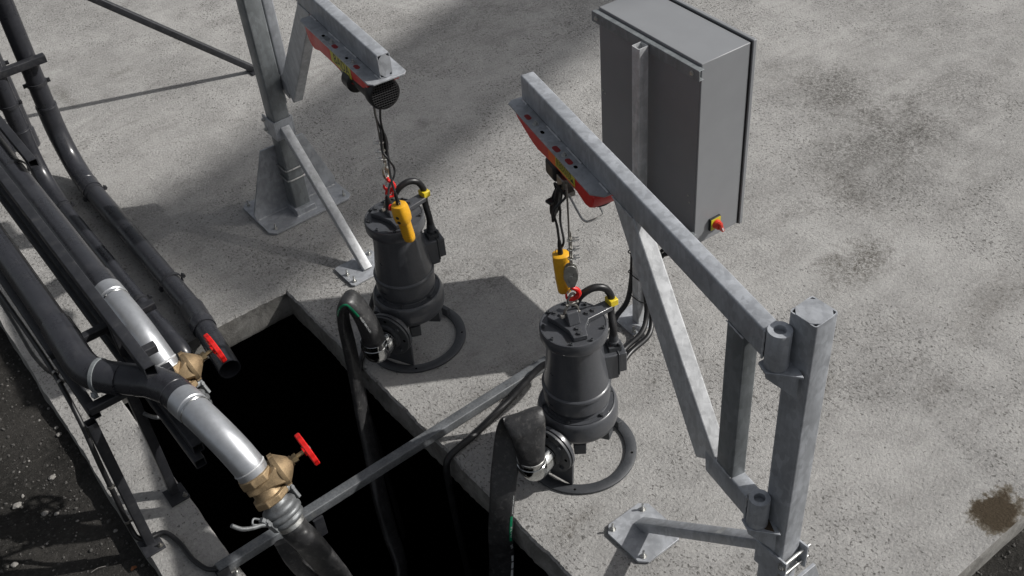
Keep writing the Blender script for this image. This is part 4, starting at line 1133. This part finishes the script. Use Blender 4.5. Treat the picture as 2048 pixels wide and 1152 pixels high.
sq('rail', (.505, 2.80, .722), (.505, 10, .722))
sq('rail', (.284, 3.235, .70), (.284, 10, .70))
sq('top_rail', (.492, 3.015, .955), (.492, 10, .955), .042, .05)
sq('top_rail', (.645, 4.70, .92), (.645, 10, .92))
for y in (3.208, 3.60, 6.2):
    sq('crossbar', (.268, y, .759) if y < 3.3 else (.26, y, .76), (.70, y, .759) if y > 3.3 else (.60, y, .759), .038, .034)
for y in (3.14, 6.25):
    sq('crossbar', (.5145, y, .944), (.562, y, .944), .036, .034)
for (x, y) in ((.492, 3.42), (.492, 6.25)):
    sq('upright', (x, y, .745), (x, y, .929), .03, .03, up=(1, 0, 0))
sq('crossbar', (.36, 5.97, .775), (1.10, 5.97, .775), .045, .045)
# long diagonal brace of the rack's far frame
g = G(); g.beam((2.40, 6.325, .015), (1.15, 6.60, 1.17), .042, .042, (0, 0, 1), .005, .003)
ab = solo('diagonal_brace', g, F, 'long thin black steel brace rising from the slab towards the top left', 'brace', (2.40, 6.325, 0))
g = G(); g.box((2.42, 6.32, .0065), (.12, .10, .009)); part('foot_plate', g, F, ab, bevel=.001)

# ------------------------------------------------------------------ pipes
def pvc_thing(label, base, group='dark plastic pipes running along the pit'): return thing('drain_pipe', label, 'pipe', base, group)
def pipe_clamp(t, c, ax, r, ear, m_='frame'):
    c = Vector(c); ax = Vector(ax).normalized(); ear = Vector(ear).normalized()
    g = G(); g.lathe([(r, 0), (r + .005, .0015), (r + .005, .0215), (r, .023)], c, ax, 40)
    cl = part('pipe_clamp', g, MT[m_], t)
    for s_ in (1, -1):
        g = G(); q = c + ax * .0115 + ear * s_ * (r + .012); sd_ = ax.cross(ear)
        g.box((0, 0, 0), (.020, .022, .012), Matrix((tuple(ear), tuple(ax), tuple(sd_))).transposed().to_4x4().copy())
        g.v[-8:] = [v + q for v in g.v[-8:]]
        g.hexbolt(q + sd_ * .006, sd_, .0065, .006); g.hexbolt(q - sd_ * .006, -sd_, .0065, .006, .006)
        subpart('clamp_screw', g, MT[m_] if m_ == 'frame' else MT['zincbolt'], cl)
def bead(t, c, ax, r, m_='pvc', h_=.004, k=.0022, name='joint_ring'):
    g = G(); g.lathe([(r, -h_), (r + k, -h_ * .5), (r + k, h_ * .5), (r, h_)], c, ax, 44); return part(name, g, MT[m_], t)
PV = MT['pvc']
# A: large pipe lying on the slab and emptying into the pit
ra = .053
A = pvc_thing('large black pipe lying on the slab whose open end hangs over the pit', (1.02, 6.05, 0))
g = G(); g.cyl((1.02, 6.05, .40), (1.02, 6.05, 2.6), ra, n=44); part('riser', g, PV, A)
g = G(); g.sweep([(1.02, 6.05, .47), (1.02, 6.05, .38), (1.02, 6.035, .28), (1.02, 5.97, .165), (1.018, 5.87, .095), (1.016, 5.76, .068), (1.015, 5.66, .064)], ra + .005, 40, 8); part('bend', g, PV, A)
bead(A, (1.02, 6.05, .46), (0, 0, 1), ra + .0045); bead(A, (1.016, 5.745, .067), (0, 1, 0), ra + .0045)
bead(A, (1.02, 6.0, .205), (0, .55, .8), ra + .0045, k=.0012)
g = G(); g.cyl((1.015, 5.70, .064), (1.003, 4.30, .060), ra, n=44); part('pipe_run', g, PV, A)
g = G(); g.lathe([(ra, 0), (ra + .0065, .012), (ra + .0065, .135), (ra + .0085, .14), (ra + .0085, .158), (ra + .0065, .162), (ra + .0065, .20), (ra, .2)], (1.004, 4.33, .060), (-.10, -1, 0), 44); part('socket', g, PV, A)
pA0, pA1 = Vector((.992, 4.20, .060)), Vector((.952, 3.80, .052)); dA = (pA1 - pA0).normalized()
g = G(); g.lathe([(ra, 0), (ra, (pA1 - pA0).length), (ra - .004, (pA1 - pA0).length), (ra - .004, .1)], pA0, dA, 44); part('open_end', g, PV, A)
for y in (5.62, 4.56): pipe_clamp(A, (1.012 if y < 5 else 1.014, y, .062), (0, 1, 0), ra, (1, 0, .15))
pipe_clamp(A, (1.02, 6.05, .60), (0, 0, 1), ra, (1, -.2, 0))
# B: slimmer pipe
rb = .037
B = pvc_thing('slim black pipe lying on the slab between the large pipe and the raised pipes', (.83, 6.0, 0))
g = G(); g.cyl((.83, 6.0, .36), (.83, 6.0, 2.4), rb + .011, n=40); part('riser', g, PV, B)
g = G(); g.sweep([(.83, 6.0, .42), (.83, 6.0, .33), (.83, 5.985, .24), (.83, 5.93, .14), (.83, 5.84, .075), (.83, 5.74, .05), (.83, 5.66, .046)], lambda u: rb + .016 - .010 * u, 36, 8); part('bend', g, PV, B)
bead(B, (.83, 6.0, .41), (0, 0, 1), rb + .0155)
g = G(); g.cyl((.83, 5.70, .046), (.832, 4.20, .043), rb, n=40); part('pipe_run', g, PV, B)
g = G(); g.sweep([(.832, 4.33, .043), (.833, 4.22, .043), (.836, 4.14, .036), (.84, 4.09, .005), (.842, 4.075, -.06)], rb + .006, 36, 8); part('elbow', g, PV, B)
bead(B, (.833, 4.215, .042), (0, 1, .1), rb + .0055)
g = G(); g.cyl((.842, 4.073, -.04), (.845, 4.07, -.7), rb, n=32); part('drop_pipe', g, PV, B)
for y in (5.63, 4.55): pipe_clamp(B, (.831, y, .045), (0, 1, 0), rb, (1, 0, .15))
pipe_clamp(B, (.83, 6.0, .56), (0, 0, 1), rb + .011, (1, -.2, 0))
# third riser behind
Cc = pvc_thing('black riser pipe standing on the slab behind the other two risers at the left edge', (.93, 6.52, 0))
g = G(); g.cyl((.93, 6.52, 0), (.93, 6.52, 2.4), .045, n=36); part('riser', g, PV, Cc)
g = G(); g.lathe([(.045, 0), (.052, .004), (.052, .12), (.045, .124)], (.93, 6.52, .0), (0, 0, 1), 36); part('socket', g, PV, Cc)
pipe_clamp(Cc, (.93, 6.52, .56), (0, 0, 1), .045, (-1, .2, 0))
g = G(); g.cyl((.78, 6.5, 0), (.78, 6.5, 2.4), .040, n=36); part('riser', g, PV, Cc)

# raised delivery pipes
re_ = .053
E_ = pvc_thing('raised black pipe that steps sideways through two elbows to the front valve', (.335, 3.6, .84))
g = G(); g.cyl((.338, 10, .842), (.333, 3.62, .845), re_, n=48); part('pipe_run', g, PV, E_)
g = G(); g.sweep([(.333, 3.62, .845), (.330, 3.52, .845), (.327, 3.42, .845), (.328, 3.355, .845), (.340, 3.295, .845), (.372, 3.235, .845), (.415, 3.175, .845)], re_ + .008, 48, 8); el = part('elbow', g, PV, E_)
g = G(); g.lathe([(re_, -.004), (re_ + .008, 0), (re_ + .008, .10)], (.333, 3.63, .845), (0, -1, 0), 48); subpart('elbow_socket', g, PV, el)
dE = Vector((.155, -.185, 0)).normalized()
g = G(); g.cyl(Vector((.375, 3.232, .845)), Vector((.375, 3.232, .845)) + dE * .18, re_ + .006, n=48); part('link_pipe', g, PV, E_)
g = G(); g.lathe([(re_ + .0085, 0), (re_ + .012, .002), (re_ + .012, .016), (re_ + .0085, .018)], Vector((.352, 3.262, .845)), dE, 44)
q = Vector((.352, 3.262, .845)) + dE * .009 + Vector((-.62, -.5, -.55)).normalized() * (re_ + .020); g.box(q, (.02, .02, .02)); g.hexbolt(q + Vector((-.004, -.008, .008)), (-.5, -.5, .6), .008, .007)
part('band_clamp', g, MT['galvd'], E_)
bead(E_, Vector((.375, 3.232, .845)) + dE * .045, dE, re_ + .006, k=.002)
bead(E_, Vector((.375, 3.232, .845)) + dE * .135, dE, re_ + .006, k=.0016)
g = G(); g.sweep([Vector((.375, 3.232, .845)) + dE * .13, Vector((.375, 3.232, .845)) + dE * .175, (.508, 3.058, .845), (.529, 3.008, .845), (.536, 2.96, .845), (.541, 2.915, .844)], re_ + .0075, 48, 8); part('elbow', g, PV, E_)
bead(E_, (.5335, 2.975, .845), (.12, -1, 0), re_ + .0075, k=.002)
C_ = pvc_thing('raised black pipe running straight beside the top rail to the rear valve', (.575, 3.7, .84))
g = G(); g.cyl((.585, 10, .842), (.566, 3.75, .845), re_, n=48); part('pipe_run', g, PV, C_)
g = G(); g.lathe([(re_, 0), (re_ + .007, .008), (re_ + .0075, .13), (re_ + .003, .133)], (.5665, 3.80, .845), (-.01, -1, 0), 48); part('socket', g, PV, C_)
pipe_clamp(C_, (.578, 4.82, .842), (0, 1, 0), re_, (1, 0, .15))
pipe_clamp(E_, (.336, 5.2, .842), (0, 1, 0), re_, (1, 0, .15))

# zinc bends with valve, coupling and hose
def valve_group(off, rear):
    o = Vector(off)
    sfx = 'rear' if rear else 'front'
    S_ = thing('zinc_bend', ('shorter-looking zinc coated bend, mostly beside the black top rail' if rear else 'zinc coated bend nearest the camera, dropping from the raised pipe into the pit'), 'pipe bend', tuple(Vector((.541, 2.925, .845)) + o), 'zinc bends above the pit')
    pts = [(.540, 2.930, .845), (.547, 2.875, .845), (.558, 2.79, .839), (.573, 2.71, .813), (.587, 2.652, .778), (.599, 2.606, .735), (.607, 2.581, .696)]
    if rear: pts = [(.5655, 3.690, .845), (.5670, 3.62, .845), (.571, 3.49, .837), (.576, 3.40, .81), (.581, 3.335, .770), (.586, 3.295, .735), (.590, 3.268, .703)]
    pts = [Vector(p_) for p_ in pts]
    r_ = .0575
    g = G(); g.sweep(pts, r_, 56, 10); part('bend_pipe', g, MT['silver'], S_, ang=60)
    d0 = (pts[1] - pts[0]).normalized(); d1 = (pts[-1] - pts[-2]).normalized()
    g = G(); g.lathe([(r_, 0), (r_ + .0038, .001), (r_ + .0038, .066), (r_, .070)], pts[0], d0, 56); part('sleeve', g, MT['silver'], S_)
    b_ = part('bead', G().lathe([(r_, -.004), (r_ + .002, -.002), (r_ + .0025, .0), (r_, .003)], pts[0] + d0 * .086, d0, 56), MT['chrome'], S_)
    part('bead', G().lathe([(r_, -.005), (r_ + .002, -.002), (r_ + .0025, .0), (r_, .004)], pts[-1] - d1 * .032, d1, 56), MT['galv2'], S_)
    part('sealing_tape', G().lathe([(r_, -.002), (r_ + .0022, 0), (r_ + .003, .004), (r_ + .001, .008)], pts[-1] - d1 * .003, d1, 40), MT['white'], S_)
    # valve frame: f = flow, b = stem
    f = Vector((.15, -.52, -.84)).normalized(); b = Vector((1, 0.0, .30)) if not rear else Vector((1, .10, .34)); b = (b - f * b.dot(f)).normalized(); c = f.cross(b)
    v0 = pts[-1] + d1 * .004
    M_ = Matrix((tuple(f), tuple(c), tuple(b))).transposed().to_4x4(); M_.translation = v0
    VB = thing('gate_valve', ('brass gate valve with red handwheel, the rear one near the pit corner' if rear else 'brass gate valve with red handwheel hanging lowest over the pit'), 'valve', tuple(v0), 'brass gate valves above the pit')
    T = lambda p_: M_ @ Vector(p_)
    g = G()
    def octo(x, r_, n_=8, a0=PI / 8): return [T((x, r_ * math.cos(a0 + 2 * PI * k / n_), r_ * math.sin(a0 + 2 * PI * k / n_))) for k in range(n_)]
    g.loft([octo(-.012, .062), octo(-.008, .0675), octo(.018, .0675), octo(.024, .060)])
    g.loft([octo(.080, .060), octo(.086, .0675), octo(.106, .0675), octo(.110, .062)])
    g.lathe([(.056, 0), (.05, .015), (.05, .05), (.056, .064)], T((.02, 0, 0)), f, 40, cap=True)
    # wedge shaped body rising to the bonnet
    def rect(z, hx, hy, rr=.3): return [T((.034 + sx * hx, sy * hy, z)) for sx, sy in ((-1, -.55), (-.7, -1), (.7, -1), (1, -.55), (1, .55), (.7, 1), (-.7, 1), (-1, .55))]
    g.loft([rect(-.058, .014, .030), rect(-.03, .022, .046), rect(.03, .028, .056), rect(.055, .040, .057), rect(.070, .046, .055)])
    body = part('valve_body', g, MT['brass'], VB, ang=28, bevel=.0022)
    vs, fs = text_geo('PN 16' if not rear else '4"', .016)
    g = G(); g.lathe([(.054, .064), (.060, .067), (.0615, .071), (.0615, .083), (.0585, .087), (.024, .121), (.020, .124), (.020, .131), (.001, .131)], T((.034, 0, 0)), b, 44)
    g.box((.034, 0, .076), (.13, .030, .018), M_)
    part('bonnet', g, MT['brass'], VB, ang=35)
    g = G(); g.lathe([(.0155, .131), (.0155, .137), (.0001, .137)], T((.034, 0, 0)), b, 6); g.lathe([(.0175, .137), (.0175, .150), (.0001, .150)], T((.034, 0, 0)), b, 6); g.lathe([(.0085, .15), (.0085, .186), (.001, .186)], T((.034, 0, 0)), b, 18)
    part('stem', g, MT['brassl'], VB)
    # handwheel: scalloped rim, web with holes
    g = G(); n = 72
    def rim(r_, z): return [T((.034 + (r_ + (.0022 * math.cos(12 * 2 * PI * k / n))) * math.cos(2 * PI * k / n), (r_ + .0022 * math.cos(12 * 2 * PI * k / n)) * math.sin(2 * PI * k / n), z)) for k in range(n)]
    g.loft([rim(.052, .186), rim(.062, .183), rim(.066, .186), rim(.0665, .200), rim(.063, .203), rim(.054, .203), rim(.051, .199), rim(.052, .186)], True, False)
    for k in range(5):
        a_ = 2 * PI * k / 5 + .3; p_, q_ = T((.034 + .012 * math.cos(a_), .012 * math.sin(a_), .192)), T((.034 + .055 * math.cos(a_), .055 * math.sin(a_), .193))
        g.beam(p_, q_, .014, .008, tuple(b), .002, hollow=False)
    g.lathe([(.018, .178), (.018, .198), (.015, .201), (.001, .201)], T((.034, 0, 0)), b, 26)
    part('handwheel', g, MT['red'], VB, ang=40)
    g = G(); g.lathe([(.007, .201), (.007, .206), (.001, .206)], T((.034, 0, 0)), b, 6); part('wheel_nut', g, MT['zincbolt'], VB)
    # lever coupling
    cpos = T((.112, 0, 0))
    Q = thing('lever_coupling', ('grey lever coupling below the rear valve, half hidden by the front bend' if rear else 'grey lever hose coupling with its curved handle sticking out to the left'), 'coupling', tuple(cpos), 'grey lever couplings under the valves')
    g = G(); g.lathe([(.045, -.01), (.047, .012), (.052, .018), (.062, .024), (.0665, .032), (.066, .040), (.060, .046), (.057, .048)], cpos, f, 52); part('coupling_ball', g, MT['cast'], Q, ang=50)
    g = G(); g.lathe([(.058, .046), (.066, .049), (.0705, .056), (.0705, .064), (.066, .070), (.060, .072), (.0625, .076), (.0655, .083), (.064, .090), (.056, .096), (.046, .100)], cpos, f, 52); part('coupling_socket', g, MT['cast'], Q, ang=50)
    lv = (Vector((-.80, -.36, .05)))
    lv = (lv - f * lv.dot(f)).normalized(); lw = f.cross(lv)
    def Lp(a_, e_, z_=0): return cpos + lv * a_ + f * e_ + lw * z_
    g = G(); g.beam(Lp(.060, .092), Lp(.075, .028), .030, .014, tuple(lv), .003, hollow=False); g.beam(Lp(.070, .050), Lp(.084, .016), .022, .018, tuple(lv), .004, hollow=False)
    g.cyl(Lp(.078, .045, -.020), Lp(.078, .045, .020), .007, n=12)
    part('lever_bracket', g, MT['cast'], Q, bevel=.001)
    g = G(); g.sweep([Lp(.078, .045), Lp(.098, .030), Lp(.130, .012), Lp(.160, -.012), Lp(.178, -.040), Lp(.182, -.048)], lambda u: .0085 - .001 * u, 12, 6); g.sweep([Lp(.10, .026, 0), Lp(.118, .006, 0), Lp(.104, -.006, 0), Lp(.088, .01, 0)], .004, 8, 5)
    part('lever_handle', g, MT['cast'], Q)
    def Rp(a_, e_, z_=0): return cpos - lv * a_ + f * e_ + lw * z_
    g = G(); g.beam(Rp(.050, .004), Rp(.076, .006), .030, .018, tuple(f), .003, hollow=False); g.beam(Rp(.080, -.002), Rp(.082, .060), .034, .014, tuple(lv), .003, hollow=False)
    g.cyl(Rp(.078, .012, -.022), Rp(.078, .012, .022), .008, n=12)
    part('hook_bracket', g, MT['cast'], Q, bevel=.001)
    g = G(); g.lathe([(.048, .098), (.0505, .100), (.0505, .116), (.048, .118)], cpos, f, 44); part('hose_band', g, MT['zincbolt'], Q)
    hb = cpos + f * .095
    H_ = thing('suction_hose', ('black hose hanging in the dark pit under the rear valve' if rear else 'creased dusty black hose hanging from the front coupling, in front of the crossbar'), 'hose', tuple(hb), 'black delivery hoses')
    Pp = [hb, hb + f * .05, hb + f * .10 + Vector((.012, .0, -.015)), hb + Vector((.05, -.07, -.20)), hb + Vector((.085, -.08, -.36)), hb + Vector((.13, -.06, -.60)), hb + Vector((.19, 0, -1.0)), hb + Vector((.25, .1, -1.5))]
    Ww = [(.79, -.61, 0)] * 8
    sf, LL = ribbon_fn(Pp, Ww, [.046, .047, .052, .056, .055, .054, .054, .054], [.046, .044, .036, .026, .022, .02, .02, .02])
    g = G(); g.ribbon(sf, 90, 36); part('hose_wall', g, MT['hose'], H_, ang=80)
    if not rear:
        Pp = [hb + Vector((-.03, .06, -.16)), hb + Vector((-.02, .02, -.26)), hb + Vector((.02, -.02, -.40)), hb + Vector((.08, -.02, -.6)), hb + Vector((.14, 0, -1.0)), hb + Vector((.2, .1, -1.4))]
        H3 = thing('suction_hose', 'second hose strand hanging just behind the front creased hose in the pit', 'hose', tuple(Pp[0]), 'black delivery hoses')
        sf, LL = ribbon_fn(Pp, [(.79, -.61, 0)] * 6, [.035] * 6, [.018] * 6)
        g = G(); g.ribbon(sf, 50, 28); part('hose_wall', g, MT['hose'], H3, ang=80)
valve_group((0, 0, 0), False)
valve_group((.03, .66, 0), True)

# ------------------------------------------------------------------ bar over the pit
bb = thing('crossing_bar', 'dusty dark square bar laid across the pit from kerb to slab', 'bar', (.40, 2.83, 0))
g = G(); g.beam((.405, 2.832, .034), (2.10, 2.850, .034), .046, .046, (0, 0, 1), .005, .003); part('square_tube', g, MT['bar'], bb)
g = G(); g.beam((.84, 2.806, .012), (.84, 2.806, -.10), .046, .012, (0, 1, 0), .003, hollow=False); part('hanging_stub', g, F, bb)
g = G(); g.box((.418, 2.832, .0085), (.05, .10, .008)); g.box((.418, 2.8045, .034), (.05, .006, .05)); br_ = part('end_bracket', g, F, bb, bevel=.001)
for (x, y, n_) in ((.43, 2.876, 0), (.462, 2.792, 1)):
    g = G(); g.hexbolt((x, y, .0128 if n_ == 0 else .012), (0, 0, 1), .008, .008, .022 if n_ else .008); subpart('anchor_bolt', g, MT['zincbolt'], br_)

# ------------------------------------------------------------------ loose cables
cn = thing('conduit_cable', 'black cable clipped down the rack leg and snaking over the kerb to the bar', 'cable', (.24, 3.3, .4))
g = G(); g.sweep([(.238, 4.6, .66), (.244, 4.14, .66), (.250, 3.72, .66), (.245, 3.50, .64), (.238, 3.37, .56), (.226, 3.29, .42), (.220, 3.245, .25), (.216, 3.215, .10), (.222, 3.185, .045), (.262, 3.175, .02), (.320, 3.165, .014), (.345, 3.08, .0135), (.352, 2.97, .0135), (.372, 2.895, .0135), (.40, 2.862, .014), (.425, 2.852, .016)], .0105, 12, 8)
part('cable_sheath', g, MT['rubber'], cn)
for p_, ax in (((.2525, 3.60, .66), (0, 1, 0)), ((.2505, 3.545, .652), (0, 1, .2)), ((.2215, 3.258, .30), (.03, .2, 1)), ((.2165, 3.218, .12), (.03, .2, 1))):
    g = G(); g.lathe([(.0115, 0), (.0135, .001), (.0135, .012), (.0115, .013)], p_, ax, 18); q = Vector(p_) + Vector((.016, 0, .004)); g.box(q, (.012, .010, .010)); part('cable_clip', g, MT['steel'], cn)
cn2 = thing('thin_cable', 'thin black cable sagging beside the raised pipe at the left edge', 'cable', (.24, 3.6, .4))
g = G(); g.sweep([(.245, 4.6, .45), (.24, 4.25, .46), (.232, 4.0, .50), (.236, 3.8, .56), (.246, 3.66, .62), (.252, 3.58, .645)], .008, 10, 8); part('cable_sheath', g, MT['rubber'], cn2)
pc_ = thing('pump_power_cable', 'black cable running from behind the nearer pump over the pit edge', 'cable', (2.05, 2.80, 0))
g = G(); g.sweep([(2.02, 2.50, .40), (2.07, 2.62, .25), (2.08, 2.74, .13), (2.03, 2.80, .092), (1.92, 2.80, .05), (1.80, 2.785, .015), (1.66, 2.752, .0125), (1.56, 2.732, .0125), (1.475, 2.720, .0125), (1.432, 2.714, -.002), (1.412, 2.708, -.05), (1.408, 2.70, -.12), (1.40, 2.68, -.3), (1.38, 2.6, -.9)], .0155, 14, 8)
part('cable_sheath', g, MT['rubber'], pc_)
pc2 = thing('pump_power_cable', 'black cable dropping over the pit edge behind the narrow folded hose', 'cable', (1.6, 3.6, 0))
g = G(); g.sweep([(1.83, 3.62, .36), (1.74, 3.68, .2), (1.66, 3.66, .10), (1.58, 3.58, .04), (1.50, 3.50, .02), (1.45, 3.455, .008), (1.405, 3.41, -.05), (1.39, 3.38, -.16), (1.38, 3.3, -.4), (1.36, 3.2, -1.0)], .014, 14, 8)
part('cable_sheath', g, MT['rubber'], pc2)

# ------------------------------------------------------------------ print on the hoses
def uof(surf, z, lo, hi, falling=True):
    best = min(((abs(surf(lo + (hi - lo) * k / 200, 1.57).z - z), lo + (hi - lo) * k / 200) for k in range(201)))
    return best[1]
def add_print(h, surf, L, items):
    for name, txt, size, u0, th, mat_, flip, sq_, adir in items:
        print_on(name, txt, size, MT[mat_], surf, L, u0, th, 0, h, flip, .0009, sq_, adir)
def uz(surf, z, lo, hi, th=1.57):
    return min((abs(surf(lo + (hi - lo) * k / 300, th).z - z), lo + (hi - lo) * k / 300) for k in range(301))[1]
# nearer hose: print runs down the right-hand side of the hanging strand
def sq2(th): return 1 / (.062 * .77 * math.sin(th))
TH = .62
ua, ub, uc, ud = [uz(s2, z, .30, .95) for z in (.155, .045, -.085, -.11)]
patch_on('green_mark', ub, uc, TH - .20, TH + .20, MT['green'], s2, h2, 14, 6, .0005)
add_print(h2, s2, L2, [('lettering', 'FLAT-S', .020, uc - .022 / L2, TH - .17, 'white', 1, 17, -1),
                       ('lettering', 'ROZZI VERICI', .0125, ub - .012 / L2, TH - .13, 'white', 1, 17, -1),
                       ('lettering', 'SEL', .027, uc + .062 / L2, TH - .21, 'white', 1, 17, -1)])
for k in range(3):
    u_ = uc + (.115 + k * .042) / L2
    patch_on('white_mark', u_, u_ + .034 / L2, TH - .18, TH + .16, MT['white'], s2, h2, 5, 4, .0005)
# farther hose: green mark round the inside of the top bend, white words down the right strand
TB = PI + .22
u1, u2 = uz(s1, .452, .0, .24, PI), uz(s1, .462, .24, .45, PI)
patch_on('green_mark', u1, u2, TB - .12, TB + .24, MT['green'], s1, h1, 20, 6, .0006)
add_print(h1, s1, L1, [('lettering', 'FLAT-S', .024, u2 - .002, TB - .05, 'white', 1, 11, -1),
                       ('lettering', 'ROZZI VERICI HORI', .0165, u1 - .006, TB + .10, 'white', 1, 17, -1)])

# ------------------------------------------------------------------ weld seams
def weld(root, pts, r=.0036, m_='galv2'):
    g = G(); P = catmull(pts, 1) if len(pts) > 2 else [Vector(p) for p in pts]
    Q = []
    for i in range(len(P) - 1):
        n_ = max(2, int((P[i + 1] - P[i]).length / .006))
        Q += [P[i].lerp(P[i + 1], k / n_) for k in range(n_)]
    Q.append(P[-1])
    Q = [q + Vector((noise.noise(q * 90), noise.noise(q * 90 + Vector((5, 0, 0))), noise.noise(q * 90 + Vector((0, 9, 0))))) * .0013 for q in Q]
    g.sweep(Q, lambda u: r * (1 + .25 * math.sin(u * len(Q) * 1.3)), 7, 1, smooth=False); part('weld', g, MT[m_], root)
weld(cl_, [(1.62, 4.788, .0175), (1.80, 4.788, .0175)]); weld(cl_, [(1.92, 4.788, .0175), (2.11, 4.788, .0175)])
weld(cl_, [(1.80, 4.70, .0175), (1.80, 4.664, .0175), (1.92, 4.664, .0175), (1.92, 4.70, .0175)], .003)
for at_, root in ((atR, armR), (atL, armL)):
    for sg in (1, -1):
        weld(root, [at_(.117, 1.459, sg * .0285), at_(.199, 1.459, sg * .0285)], .0026)
        weld(root, [at_(.118, .847, sg * .0285), at_(.199, .843, sg * .0285)], .0028)
        weld(root, [at_(.745, 1.459, sg * .0285), at_(.878, 1.459, sg * .0285)], .0028)
        weld(root, [at_(.030, 1.458, sg * .0265), at_(.029, 1.559, sg * .0265)], .0036)
        weld(root, [at_(.029, .752, sg * .0265), at_(.028, .852, sg * .0265)], .0036)
    weld(root, [at_(.033, 1.562, -.022), at_(.031, 1.562, .022)], .0045)
    weld(root, [at_(.033, .855, -.022), at_(.031, .855, .022)], .0045)
